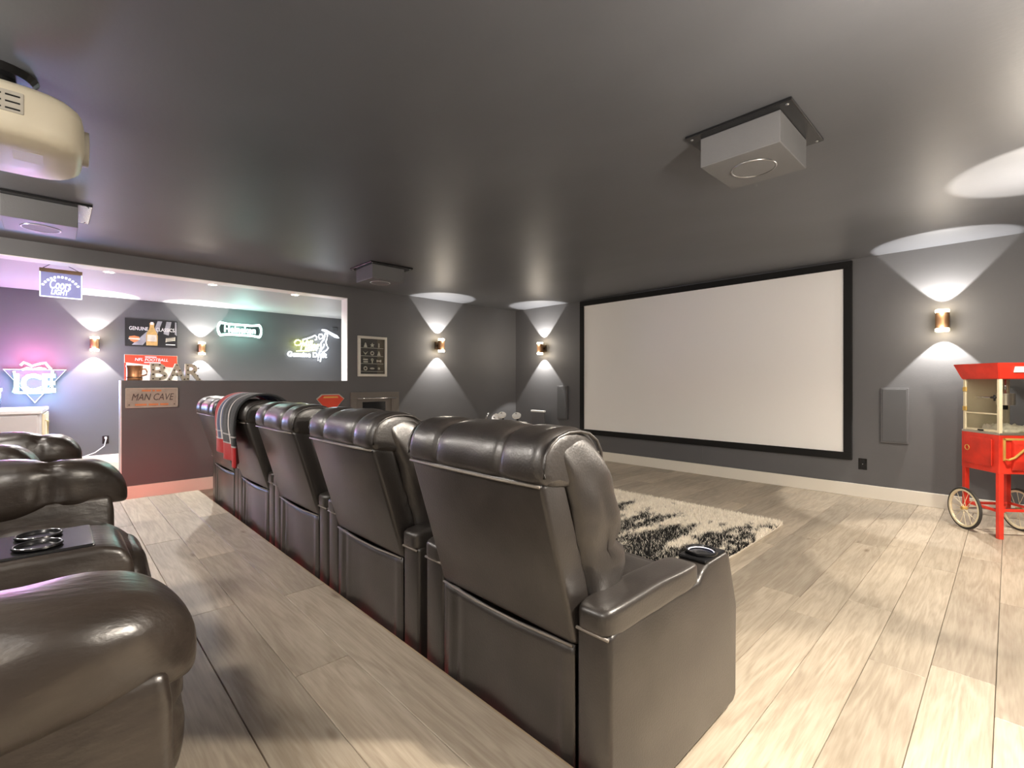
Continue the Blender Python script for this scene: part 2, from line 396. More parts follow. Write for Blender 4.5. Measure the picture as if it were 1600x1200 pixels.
tr = B(); tr.box(XO0 - 0.008, XO0, YL + 0.002, YL + WT, 0.0, ZHALF)
struct(tr.build('trim_2', 'white_paint'))
# room behind the bar
struct(B().box(XB, 6.2, YL + WT, YB2, -0.1, 0.0).build('floor_bar', 'oak_plank'))
struct(B().box(XB, 6.2, YL + WT, YB2, ZC2, ZC2 + 0.1).build('ceiling_bar', 'bar_ceiling_paint'))
wfar = struct(B().box(XB - 0.1, 6.2, YB2, YB2 + 0.1, -0.05, ZC2).build('wall_far', 'wall_paint'))
struct(B().box(6.1, 6.2, YL + WT, YB2, -0.05, ZC2).build('wall_bar_end', 'wall_paint'))
# baseboards
BB = 0.132
def base(name, x0, x1, y0, y1):
    struct(B().box(x0, x1, y0, y1, 0.0, BB, bev=0.004).build(name, 'baseboard_paint'))
base('baseboard_front', XS - 0.016, XS, YR + 0.016, YL - 0.016)
base('baseboard_left', XO0, XS, YL - 0.016, YL)
base('baseboard_right', RX + 0.03, XS - 0.016, YR, YR + 0.016)
base('baseboard_far', XB, 6.1, YB2 - 0.016, YB2)

# ------------------------------------------------------------------ lamps of the room and added fill lamps
def make_sconce(name, label, loc, rz, tint=NEUT, power=P_SCONCE, spill=P_GLOW, down=None, group='two-way wall sconces'):
    """local +x points away from the wall"""
    t = thing(name, label, 'wall lamp', loc, rz, group)
    B().box(0.0, 0.012, -0.045, 0.045, -0.06, 0.06, bev=0.004).build('backplate', 'dark_bronze', t)
    B().cyl((0.01, 0, 0), (0.065, 0, 0), 0.014).build('arm', 'dark_bronze', t)
    b = B(); b.lathe([(0.047, -0.075), (0.050, -0.07), (0.050, 0.07), (0.047, 0.075), (0.044, 0.07), (0.044, -0.07), (0.047, -0.075)], (0.11, 0, 0), seg=32)
    b.build('shade', 'bronze', t, smooth=True, angle=40)
    for s in (1, -1):
        g = B(); g.lathe([(0.049, 0.072 * s), (0.049, 0.098 * s), (0.045, 0.100 * s), (0.045, 0.072 * s), (0.049, 0.072 * s)], (0.11, 0, 0), seg=32)
        g.build('glass_ring', 'lamp_glass', t, smooth=True, angle=40)
        light('sconce_beam', 'SPOT', power, tint, (0.11, 0, 0.052 * s), (PI if s > 0 else 0, 0, 0), t, size=79, blend=0.16, radius=0.006)
        light('sconce_spill', 'POINT', spill, WARM, (0.19, 0, 0.10 * s), (0, 0, 0), t, radius=0.035)
        if s < 0 and down: light('sconce_wash', 'SPOT', down, WARM, (0.19, 0, -0.12), (0, 0, 0), t, size=172, blend=0.4, radius=0.035)
    return t
ZSC = 1.733
make_sconce('wall_sconce', 'bronze up-and-down sconce right of the projection screen above the popcorn cart', (XS, 0.427, ZSC), PI)
make_sconce('wall_sconce', 'bronze up-and-down sconce on the screen wall by the far corner', (XS, 5.41, ZSC), PI)
make_sconce('wall_sconce', 'bronze up-and-down sconce on the left wall right of the framed pin display', (4.26, YL, ZSC), -PI / 2)
make_sconce('wall_sconce', 'bronze up-and-down sconce behind the bar, left of the bottle poster', (0.42, YB2, 1.71), -PI / 2, spill=2.0)
make_sconce('wall_sconce', 'bronze up-and-down sconce behind the bar between bottle poster and mint neon sign', (1.706, YB2, 1.71), -PI / 2, spill=2.0)
make_sconce('wall_sconce', 'bronze up-and-down sconce on the right wall, nearest the screen', (4.26, YR, ZSC), PI / 2, WARM, 44, 7, 14)
make_sconce('wall_sconce', 'bronze up-and-down sconce on the right wall beside the front row', (1.62, YR, ZSC), PI / 2, WARM, 36, 16, 48)
make_sconce('wall_sconce', 'added bronze sconce giving fill light on the right wall beside the back row', (-0.7, YR, ZSC), PI / 2, WARM)  # unseen sconce added to lift the ambient light
make_sconce('wall_sconce', 'added bronze sconce giving fill light on the back wall by the right corner', (XB, 0.9, ZSC), 0, WARM)  # both back wall sconces are added, unseen, as soft fill
make_sconce('wall_sconce', 'added bronze sconce giving fill light on the back wall behind the loveseat', (XB, 3.4, ZSC), 0, WARM)

for i, (x, lab) in enumerate(((1.45, 'recessed downlight over the bar opening, left of the two in view'), (2.45, 'recessed downlight over the bar opening, right of the two in view'), (0.45, 'recessed downlight over the bar nearest the hanging sign'), (3.45, 'added hidden downlight over the bar, brightening the wall by the batter neon sign'))):  # the last one is hidden, added to brighten the far wall
    t = thing('downlight', lab, 'downlight', (x, 6.95, ZC2), 0, 'recessed downlights over the bar')
    B().lathe([(0.045, -0.004), (0.062, -0.004), (0.062, 0.0), (0.045, 0.0), (0.045, -0.004)], seg=28).build('trim_ring', 'white_paint', t)
    B().lathe([(0.0, -0.002), (0.045, -0.002), (0.045, 0.0), (0.0, 0.0)], seg=28).build('lens', 'downlight_lens', t)
    light('downlight_beam', 'SPOT', 78, NEUT, (0, 0, -0.012), (0, 0, 0), t, size=150, blend=0.6, radius=0.05)

def fill_dome(label, x, y, power):  # domes added out of view to light screen and room from behind
    t = thing('fill_dome', label, 'fill lamp', (x, y, ZC), 0, 'added fill domes over the back row')
    B().lathe([(0.0, 0.0), (0.17, 0.0), (0.17, -0.02), (0.0, -0.02)], seg=32).build('base_ring', 'white_paint', t)
    B().lathe([(0.155, -0.02), (0.145, -0.05), (0.11, -0.08), (0.06, -0.097), (0.0, -0.103)], seg=32).build('glass_dome', 'fill_dome_glass', t, smooth=True)
    light('fill_dome_light', 'POINT', power, (1.0, 0.93, 0.85), (0, 0, -0.18), (0, 0, 0), t, radius=0.14)
fill_dome('added frosted fill dome behind the back row, by the right wall', -0.95, 0.45, P_FILL)
fill_dome('added frosted fill dome behind the middle of the back row', -0.95, 2.6, P_FILL)
fill_dome('added frosted fill dome behind the far recliner of the back row', -0.95, 4.6, P_FILL)

# ------------------------------------------------------------------ projection screen
SY0, SY1 = onX(1332.4, 600, XS).y, onX(908, 600, XS).y
SZ0, SZ1 = onX(908, 677.2, XS).z, onX(908, 472, XS).z
t = thing('projection_screen', 'large white fixed projection screen in a black velvet frame', 'screen', (XS, 0, 0))
fw = 0.075
B().box(-0.02, -0.008, SY0 + fw * 0.8, SY1 - fw * 0.8, SZ0 + fw * 0.8, SZ1 - fw * 0.8).build('screen_fabric', 'screen_fabric', t)
B().box(-0.038, 0.0, SY0, SY1, SZ1 - fw, SZ1, bev=0.005).build('frame_rail', 'black_velvet', t)
B().box(-0.038, 0.0, SY0, SY1, SZ0, SZ0 + fw, bev=0.005).build('frame_rail', 'black_velvet', t)
B().box(-0.0375, 0.0, SY0, SY0 + fw, SZ0 + fw, SZ1 - fw, bev=0.005).build('frame_rail', 'black_velvet', t)
B().box(-0.0375, 0.0, SY1 - fw, SY1, SZ0 + fw, SZ1 - fw, bev=0.005).build('frame_rail', 'black_velvet', t)
# low access panel under the screen
t = struct(B().box(XS - 0.006, XS, 2.70, 3.055, 0.14, SZ0 - 0.02, bev=0.002).build('trim_3', 'wall_paint'))

# in-wall speakers beside the screen
for (ya, yb, lab) in ((0.675, 0.887, 'flat grey in-wall speaker right of the screen, above the black outlet'), (4.895, 5.11, 'flat grey in-wall speaker left of the screen, below the far corner sconce')):
    zt, zb = 1.115, 0.575
    t = thing('wall_speaker', lab, 'speaker', (XS, (ya + yb) / 2, (zt + zb) / 2), 0, 'speakers set in the screen wall')
    w = (yb - ya) / 2; h = (zt - zb) / 2
    B().box(-0.035, 0.0, -w, w, -h, h, bev=0.003).build('bezel', 'wall_paint', t)
    B().box(-0.040, -0.030, -w + 0.012, w - 0.012, -h + 0.012, h - 0.012, bev=0.004).build('grille', 'wall_speaker_cloth', t)

def outlet(label, loc, rz, cord=False):
    t = thing('power_outlet', label, 'outlet', loc, rz, 'black wall outlets')
    B().box(0, 0.006, -0.036, 0.036, -0.057, 0.057, bev=0.003).build('cover_plate', 'black_plastic', t)
    for s in (1, -1):
        b = B(); b.box(0.005, 0.009, -0.017, 0.017, s * 0.027 - 0.018, s * 0.027 + 0.018, bev=0.003)
        b.build('socket', 'black_matte', t)
    B().cyl((0.006, 0, 0), (0.008, 0, 0), 0.004, seg=10).build('screw', 'steel', t)
    return t
p = onX(1348, 725, XS); outlet('black power outlet low on the wall right of the screen', (XS, p.y, p.z), PI)
p = onX(903.5, 683, XS); outlet('black power outlet below the left corner of the screen', (XS, p.y, p.z), PI)
po = onY(165, 687, YB2); outlet('black power outlet with a white cord beside the half wall', (po.x, YB2, po.z), -PI / 2)
t = thing('extension_lead', 'white power cord plugged into the outlet behind the bar', 'cord', (po.x, YB2, po.z))
B().box(-0.014, 0.014, -0.045, -0.01, 0.012, 0.042, bev=0.005).build('plug', 'white_paint', t)
B().tube([(0, -0.04, 0.027), (0, -0.07, 0.01), (-0.02, -0.09, -0.08), (-0.12, -0.12, -0.16), (-0.3, -0.2, -0.22), (-0.5, -0.3, -0.3), (-0.62, -0.3, -po.z + 0.01)], 0.006).build('wire', 'white_paint', t, smooth=True)

# ------------------------------------------------------------------ ceiling speakers
def ceiling_speaker(label, x0, x1, y0, y1):
    """mounting plate between x0..x1, y0..y1 with the box hanging under it"""
    t = thing('ceiling_speaker', label, 'speaker', ((x0 + x1) / 2, (y0 + y1) / 2, ZC), 0, 'box speakers hung from the ceiling')
    w = (x1 - x0) / 2; h = (y1 - y0) / 2
    B().box(-w, w, -h, h, -0.016, 0.0, bev=0.003).build('mounting_plate', 'black_plastic', t)
    B().box(-w * 0.82, w * 0.70, -h * 0.76, h * 0.76, -0.165, -0.016, bev=0.004).build('cabinet', 'speaker_grey', t)
    cx = -w * 0.06
    B().lathe([(0.0, -0.168), (0.098, -0.168), (0.098, -0.160), (0.0, -0.160)], (cx, 0, 0), seg=36).build('grille', 'speaker_pale', t)
    B().torus((cx, 0, -0.166), 0.103, 0.0045).build('trim_ring', 'steel', t, smooth=True)
    for sx in (-1, 1):
        for sy in (-1, 1):
            B().lathe([(0.0, -0.021), (0.006, -0.020), (0.008, -0.016)], (sx * w * 0.9, sy * h * 0.9, 0), seg=12).build('screw', 'steel', t, smooth=True)
    return t
ceiling_speaker('grey box speaker on a black plate, nearest the screen on the ceiling', 2.36, 2.89, 0.67, 1.165)
ceiling_speaker('grey box speaker under the ceiling near the framed pin display', 2.385, 2.89, 4.60, 5.09)
ceiling_speaker('grey box speaker at the left edge below the projector', -0.30, 0.205, 4.56, 5.07)

# ------------------------------------------------------------------ projector
t = thing('projector', 'white ceiling-mounted projector, warm light in its shell colour, in the top left corner', 'projector', (-0.17, 2.88, ZC + 0.17))
def pfn(p):
    return Vector((p.x, p.y, p.z))
b = B()
outl = []
for k in range(40):
    a = 2 * PI * k / 40
    ca, sa = math.cos(a), math.sin(a)
    n = 3.6
    r = (abs(ca) ** n + abs(sa) ** n) ** (-1 / n)
    outl.append((0.27 * r * ca, 0.27 * r * sa))
bm = bmesh.new()
lay = []
for f, z in ((0.80, -0.285), (0.90, -0.295), (0.975, -0.315), (1.0, -0.35), (1.0, -0.44), (0.97, -0.475), (0.88, -0.495), (0.4, -0.50)):
    lay.append([bm.verts.new((q[0] * f, q[1] * f, z)) for q in outl])
for a, c in zip(lay, lay[1:]):
    for k in range(40): bm.faces.new((a[k], a[(k + 1) % 40], c[(k + 1) % 40], c[k]))
bm.faces.new(lay[0]); bm.faces.new(lay[-1][::-1])
bmesh.ops.recalc_face_normals(bm, faces=bm.faces[:])
b._add(bm); b.build('shell', 'warm_lit_shell', t, smooth=True, angle=50)
v = B()
B().box(-0.02, 0.09, -0.274, -0.262, -0.42, -0.34, bev=0.003).build('vent_plate', 'projector_grey', t)
for i in range(3):
    for j in range(2):
        B().box(-0.01 + j * 0.05, 0.03 + j * 0.05, -0.276, -0.27, -0.355 - i * 0.025 - 0.006, -0.355 - i * 0.025, bev=0.001).build('vent_slot', 'black_matte', t)
ln = B().lathe([(0.075, 0.0), (0.075, 0.03), (0.062, 0.032), (0.058, 0.012), (0.0, 0.02)], (0.255, 0, -0.395), axis=(1, 0, 0)).build('lens', 'projector_grey', t, smooth=True, angle=40)
B().lathe([(0.0, 0.024), (0.03, 0.021), (0.056, 0.012)], (0.255, 0, -0.395), axis=(1, 0, 0)).build('lens_glass', 'lens_glass', ln, smooth=True)
B().box(-0.1, 0.1, -0.1, 0.1, -0.285, -0.25, bev=0.006).build('mount_bracket', 'black_plastic', t)
B().cyl((0, 0, -0.26), (0, 0, -0.19), 0.06).build('mount_pole', 'black_plastic', t, smooth=True, angle=40)
B().lathe([(0.0, -0.195), (0.11, -0.195), (0.13, -0.17), (0.0, -0.17)]).build('ceiling_plate', 'black_plastic', t)
B().box(0.05, 0.14, -0.1, 0.02, -0.5005, -0.499).build('data_label', 'print_white', t)

# ------------------------------------------------------------------ front row theatre recliners
def make_theatre_chair():
    t = empty('theatre_recliner')
    # upholstered back: leaning rear panel with a gusset on each side
    bp = B().prism([(0.0, 0.475), (-0.132, 0.915), (-0.05, 0.945), (0.10, 0.50), (0.06, 0.46)], -0.295, 0.295, 'y', bev=0.014, seg=3).build('back_panel', 'leather', t, smooth=True, angle=50)
    B().tube([(-0.136, -0.292, 0.913), (-0.137, -0.15, 0.911), (-0.137, 0.15, 0.911), (-0.136, 0.292, 0.913)], 0.004).build('piping', 'leather_seam', bp, smooth=True)
    # loose leather skirt under it, hanging in shallow folds
    nx, nz = 44, 14; vv = []; ff = []
    for j in range(nz + 1):
        for i in range(nx + 1):
            u = i / nx; w = j / nz; y = -0.29 + 0.58 * u
            d = 0.012 * (1 - w * 0.7) * (math.exp(-((u - 0.93) / 0.03) ** 2) + math.exp(-((u - 0.06) / 0.03) ** 2) * 0.8 + 0.5 * math.exp(-((u - 0.82) / 0.025) ** 2) - 0.5 * math.exp(-((u - 0.88) / 0.02) ** 2)
                + 0.45 * math.sin(u * 17 + w * 2.0) * (u > 0.55) * (u - 0.55) * 2 + 0.35 * math.sin(u * 9 - w * 3))
            z = 0.03 + (0.475 - 0.03) * w - 0.012 * math.sin(u * PI) * w
            vv.append((0.004 - d, y, z))
    n1 = nx + 1
    for j in range(nz):
        for i in range(nx): ff.append((j * n1 + i, (j + 1) * n1 + i, (j + 1) * n1 + i + 1, j * n1 + i + 1))
    me = bpy.data.meshes.new('back_skirt'); me.from_pydata(vv, [], ff); me.materials.append(MAT['leather'])
    me.polygons.foreach_set('use_smooth', [True] * len(me.polygons))
    sk = bpy.data.objects.new('back_skirt', me); link(sk, t)
    md = sk.modifiers.new('thick', 'SOLIDIFY'); md.thickness = 0.006; md.offset = 0
    B().tube([(-0.004, -0.288, 0.474), (-0.008, -0.1, 0.466), (-0.008, 0.1, 0.465), (-0.004, 0.288, 0.474)], 0.0035).build('piping', 'leather_seam', sk, smooth=True)
    # head roll with stitched channels
    PROF = [(-0.134, 0.910), (-0.145, 0.935), (-0.147, 0.965), (-0.139, 0.998), (-0.120, 1.026), (-0.088, 1.046), (-0.045, 1.056), (0.005, 1.056), (0.052, 1.046), (0.090, 1.022), (0.112, 0.985), (0.116, 0.945), (0.10, 0.905), (0.05, 0.895), (-0.05, 0.90)]
    NS = 64; bm = bmesh.new(); rows_ = []
    for i in range(NS + 1):
        y = -0.304 + 0.608 * i / NS
        k = 0.075 * (seam(y - 0.145, 0.007) + seam(y + 0.145, 0.007)) + 0.05 * (seam(y - 0.145, 0.035) + seam(y + 0.145, 0.035))
        e = max(0.0, (abs(y) - 0.262) / 0.042); k += 0.16 * e ** 2.5
        rw = []
        for n_, (x, z) in enumerate(PROF):
            f = k * min(1.0, max(0.0, (z - 0.905) / 0.05)) if n_ < 12 else 0.0
            q = Vector((x, y, z)); d = wob(q, 0.006, 13, 1.3) * min(1.0, max(0.0, (z - 0.912) / 0.04)) + 0.005 * math.sin(y * 60 + n_) * max(0, abs(y) - 0.22) * 6
            rw.append(bm.verts.new((x - (x + 0.015) * f + d * 0.4, y, z - (z - 0.945) * f * 1.3 + d)))
        rows_.append(rw)
    m_ = len(PROF)
    for a, b_ in zip(rows_, rows_[1:]):
        for q in range(m_): bm.faces.new((a[q], a[(q + 1) % m_], b_[(q + 1) % m_], b_[q]))
    bm.faces.new(rows_[0]); bm.faces.new(rows_[-1][::-1])
    bmesh.ops.recalc_face_normals(bm, faces=bm.faces[:])
    hr = B(); hr._add(bm); hr = hr.build('head_roll', 'leather', t, smooth=True, angle=70)
    md = hr.modifiers.new('smooth', 'SUBSURF'); md.levels = 1; md.render_levels = 1
    # side wings hugging the back cushions
    for s in (1, -1):
        def wing(p, s=s):
            q = p.copy()
            q.x += -0.28 * p.z + 0.02 * math.cos(p.z * 9) + wob(p, 0.012, 11, 2 + s)
            q.y += wob(p, 0.012, 13, 5 + s)
            k = 0.030 * seam(p.z + 0.055, 0.016)
            q.x -= k * (1 if p.x > 0 else -0.2); q.y -= s * k * 0.5
            return q
        w = B().puff((0.083, s * 0.258, 0.777), (0.104, 0.069, 0.268), n=3.0, seg=20, fn=wing).build('back_wing', 'leather', t, smooth=True)
        B().tube([(-0.016 + (x + 0.016) * 0.90, s * 0.305, 0.935 + (z - 0.935) * 0.88) for x, z in PROF[1:12]], 0.0045).build('welt', 'leather', w, smooth=True)
    # head rest and lumbar cushions
    def cush(p, sd):
        q = p.copy(); q.x += -0.26 * p.z - 0.02 * seam(p.y, 0.02) + wob(p, 0.01, 10, sd); return q
    B().puff((0.105, 0, 0.90), (0.07, 0.20, 0.125), n=3.0, seg=14, fn=lambda p: cush(p, 7)).build('head_cushion', 'leather', t, smooth=True)
    B().puff((0.165, 0, 0.62), (0.085, 0.21, 0.16), n=3.0, seg=14, fn=lambda p: cush(p, 9)).build('lumbar_cushion', 'leather', t, smooth=True)
    def seatf(p):
        q = p.copy(); q.z += 0.012 * math.cos(p.y * 6) - 0.02 * seam(p.x - 0.02, 0.015) * (p.z > 0) + wob(p, 0.008, 9, 3); return q
    B().puff((0.43, 0, 0.375), (0.33, 0.285, 0.085), n=5.0, seg=18, fn=seatf).build('seat_cushion', 'leather', t, smooth=True)
    B().puff((0.775, 0, 0.245), (0.045, 0.283, 0.19), n=5.0, seg=12, fn=lambda p: Vector((p.x + wob(p, 0.008, 8, 6), p.y, p.z))).build('foot_rest', 'leather', t, smooth=True)
    B().box(0.03, 0.72, -0.28, 0.28, 0.05, 0.30, bev=0.01).build('base_frame', 'black_matte', t)
    for s in (1, -1):
        ya, yb = (0.298, 0.405) if s > 0 else (-0.405, -0.298)
        a = B().prism([(0.0, 0.03), (0.0, 0.535), (0.03, 0.545), (0.49, 0.535), (0.515, 0.562), (0.56, 0.578), (0.70, 0.580), (0.725, 0.565), (0.79, 0.37), (0.785, 0.05), (0.76, 0.03)], ya, yb, 'y', bev=0.013, seg=3).build('arm', 'leather', t, smooth=True, angle=50)
        def padf(p):
            q = p.copy(); q.z += 0.006 * math.cos(p.x * 6) + wob(p, 0.005, 9, 8 + s); return q
        B().puff((0.245, (ya + yb) / 2, 0.561), (0.257, 0.0565, 0.040), n=6.0, seg=14, fn=padf).build('arm_pad', 'leather', a, smooth=True)
        B().tube([(-0.004, ya + 0.004, 0.531), (-0.004, yb - 0.004, 0.531)], 0.0045).build('piping', 'leather_seam', a, smooth=True)
        c = B().lathe([(0.050, 0.0), (0.054, 0.006), (0.052, 0.012), (0.046, 0.012), (0.042, 0.004), (0.040, -0.005), (0.0, -0.006)], (0.615, (ya + yb) / 2, 0.585), seg=32).build('cup_holder', 'black_plastic', a, smooth=True, angle=60)
        B().box(0.545, 0.70, ya + 0.004, yb - 0.004, 0.574, 0.586, bev=0.005).build('cup_plate', 'black_plastic', a)
        B().torus((0.615, (ya + yb) / 2, 0.590), 0.041, 0.002).build('light_ring', 'blue_led', a, smooth=True)
        for x in (0.05, 0.72): B().cyl((x, (ya + yb) / 2, 0), (x, (ya + yb) / 2, 0.035), 0.02, seg=14).build('foot', 'black_plastic', t)
    return t
ch0 = make_theatre_chair()
CX = 0.992
YC = [1.087, 1.955, 2.79, 3.612, 4.430]
LAB = ['black leather theatre recliner, nearest of the front row',
       'black leather theatre recliner, second of the front row from the camera',
       'black leather theatre recliner, middle of the front row',
       'black leather theatre recliner with a red plaid blanket over its back',
       'black leather theatre recliner at the far end of the front row, by the half wall']
for i, yc in enumerate(YC):
    o = ch0 if i == 0 else copy_tree(ch0)
    o.location = (CX + (0.0, 0.004, 0.008, 0.012, 0.016)[i], yc, 0); o.rotation_euler = (0, 0, math.radians((0, 0.2, -0.1, 0.1, 0.0)[i]))
    tag(o, LAB[i], 'recliner', 'front row recliners')

# ------------------------------------------------------------------ plaid blanket over the fourth chair
def blanket():
    path = [(0.30, 0.55), (0.25, 0.66), (0.215, 0.78), (0.20, 0.90), (0.17, 1.0), (0.11, 1.065), (0.03, 1.095), (-0.06, 1.092), (-0.135, 1.055), (-0.175, 0.99), (-0.185, 0.90), (-0.178, 0.82), (-0.170, 0.74), (-0.165, 0.68)]
    N = 60; W = 36; verts = []; uvs = []
    def at(s):
        f = s * (len(path) - 1); k = min(int(f), len(path) - 2); r = f - k
        p0 = path[max(k - 1, 0)]; p1 = path[k]; p2 = path[k + 1]; p3 = path[min(k + 2, len(path) - 1)]
        return [0.5 * (2 * p1[i] + (-p0[i] + p2[i]) * r + (2 * p0[i] - 5 * p1[i] + 4 * p2[i] - p3[i]) * r * r + (-p0[i] + 3 * p1[i] - 3 * p2[i] + p3[i]) * r ** 3) for i in (0, 1)]
    for j in range(N + 1):
        s = 1 - j / N                       # j=0 is the hem hanging behind the chair
        x, z = at(s)
        hang = max(0.0, (s - 0.62) / 0.38)
        for i in range(W + 1):
            u = i / W
            y = -0.24 + 0.53 * u + 0.035 * (hang * (u - 0.35))
            fold = 0.024 * hang * math.sin(u * 17 + 0.8) + 0.005 * math.sin(u * 31 + s * 6)
            verts.append((x - fold, y, z - hang * hang * (0.05 - 0.08 * u) ))
            uvs.append((u, j / N))
    faces = []
    n1 = W + 1
    for j in range(N):
        for i in range(W): faces.append((j * n1 + i, j * n1 + i + 1, (j + 1) * n1 + i + 1, (j + 1) * n1 + i))
    me = bpy.data.meshes.new('blanket'); me.from_pydata(verts, [], faces); me.materials.append(MAT['plaid_wool'])
    uvl = me.uv_layers.new(name='UVMap')
    for lp in me.loops: uvl.data[lp.index].uv = uvs[lp.vertex_index]
    me.polygons.foreach_set('use_smooth', [True] * len(me.polygons))
    o = bpy.data.objects.new('blanket', me); link(o); o.location = (CX + 0.012, YC[3], 0)
    md = o.modifiers.new('thick', 'SOLIDIFY'); md.thickness = 0.012; md.offset = 1
    tag(o, 'red and black plaid blanket draped over a recliner back', 'blanket')
blanket()

# ------------------------------------------------------------------ back row: reclining loveseat with console, and a single recliner
def plump_arm(t, y, x1, ztop, w=0.14, x0=-0.62, sd=0.0, sm=0.72):
    """outer arm panel with a fat pillow on top, ending at x1"""
    a = B().prism([(x0, 0.03), (x0, ztop - 0.16), (x1 - 0.06, ztop - 0.16), (x1 - 0.05, ztop - 0.22), (x1 - 0.045, 0.03)], y - w * 0.78, y + w * 0.78, 'y', bev=0.02, seg=3).build('arm', 'brown_leather', t, smooth=True, angle=50)
    L = (x1 - x0) / 2
    def f(p):
        q = p.copy()
        xm = -L + (L * 2) * sm
        k = seam(p.x - xm, 0.012) * 0.16 + seam(p.x - xm, 0.06) * 0.06
        e = max(0.0, (p.x - (L - 0.12)) / 0.12)
        q.y *= 1 - k - 0.10 * e * e; q.z *= 1 - k
        # the front end rolls over
        q.z -= 0.055 * e * e
        q.y += wob(p, 0.018, 6, sd + 2.2); q.z += wob(p, 0.016, 7, sd + 5.1)
        return q
    B().puff(((x0 + x1) / 2, y, ztop - 0.115), (L, w, 0.115), n=2.9, seg=28, fn=f).build('arm_pillow', 'brown_leather', a, smooth=True)
    return a
def plump_seat(t, y0, y1, xf, sd):
    yc = (y0 + y1) / 2; h = (y1 - y0) / 2
    def f(p):
        q = p.copy(); e = max(0.0, (p.x - 0.14) / 0.16)
        q.z -= 0.05 * e * e + 0.012 * seam(p.x + 0.05, 0.015) * (p.z > 0); q.z += wob(p, 0.014, 7, sd); return q
    B().puff((xf - 0.36, yc, 0.40), (0.34, h, 0.095), n=3.4, seg=18, fn=f).build('seat_cushion', 'brown_leather', t, smooth=True)
    def g(p):
        q = p.copy(); q.x += wob(p, 0.014, 8, sd + 3) - 0.02 * seam(p.z - 0.02, 0.014); return q
    B().puff((xf - 0.075, yc, 0.235), (0.075, h - 0.004, 0.185), n=3.0, seg=16, fn=g).build('foot_rest', 'brown_leather', t, smooth=True)
    def bk(p):
        q = p.copy(); q.x += -0.22 * p.z + 0.02 * (seam(p.z - 0.1, 0.02) + seam(p.z + 0.12, 0.02)) * (-1 if p.x > 0 else 0.3) + wob(p, 0.014, 7, sd + 6); return q
    B().puff((xf - 0.80, yc, 0.70), (0.12, h, 0.33), n=3.2, seg=18, fn=bk).build('back_cushion', 'brown_leather', t, smooth=True)
# loveseat
t = thing('reclining_loveseat', 'dark brown leather reclining loveseat with cup holder console on the riser', 'sofa', (0, 0, RISER), 0)
plump_arm(t, 1.13, 0.205, 0.655, sd=1.0, sm=0.42)
plump_seat(t, 1.29, 1.73, 0.235, 1.5)
plump_seat(t, 2.05, 2.50, 0.262, 4.5)
plump_arm(t, 2.655, 0.232, 0.70, sd=6.0)
B().box(-0.72, 0.15, 1.25, 2.53, 0.05, 0.30, bev=0.02).build('base_frame', 'black_matte', t)
con = B().prism([(-0.70, 0.03), (-0.70, 0.535), (-0.10, 0.545), (0.10, 0.545), (0.145, 0.53), (0.168, 0.49), (0.175, 0.40), (0.175, 0.03)], 1.74, 2.04, 'y', bev=0.018, seg=3).build('console', 'brown_leather', t, smooth=True, angle=50)
B().box(-0.17, 0.085, 1.765, 2.015, 0.540, 0.552, bev=0.005).build('cup_plate', 'black_plastic', con)
for yy in (1.83, 1.95):
    B().lathe([(0.044, 0.0), (0.052, 0.004), (0.051, 0.008), (0.046, 0.009), (0.042, 0.003), (0.040, -0.004), (0.0, -0.005)], (-0.03, yy, 0.553), seg=32).build('cup_holder', 'black_plastic', con, smooth=True, angle=60)
    B().torus((-0.03, yy, 0.561), 0.048, 0.0013).build('cup_rim', 'chrome', con, smooth=True)
B().puff((-0.42, 1.89, 0.585), (0.23, 0.135, 0.055), n=4.0, seg=14).build('console_lid', 'brown_leather', con, smooth=True)
for (xx, yy) in ((-0.6, 1.1), (0.08, 1.1), (-0.6, 2.66), (0.08, 2.66)):
    B().cyl((xx, yy, 0), (xx, yy, 0.05), 0.025, seg=14).build('foot', 'black_plastic', t)
# single recliner at the far end, turned a little
t = thing('plump_recliner', 'dark brown leather recliner at the far end of the back row', 'recliner', (0.02, 3.85, RISER), math.radians(-9))
plump_arm(t, -0.44, 0.01, 0.71, sd=11.0)
plump_arm(t, 0.44, 0.05, 0.68, sd=14.0)
plump_seat(t, -0.29, 0.29, 0.06, 8.5)
B().box(-0.74, -0.02, -0.33, 0.33, 0.05, 0.30, bev=0.02).build('base_frame', 'black_matte', t)
for (xx, yy) in ((-0.6, -0.46), (-0.1, -0.46), (-0.6, 0.46), (-0.1, 0.46)):
    B().cyl((xx, yy, 0), (xx, yy, 0.05), 0.025, seg=14).build('foot', 'black_plastic', t)

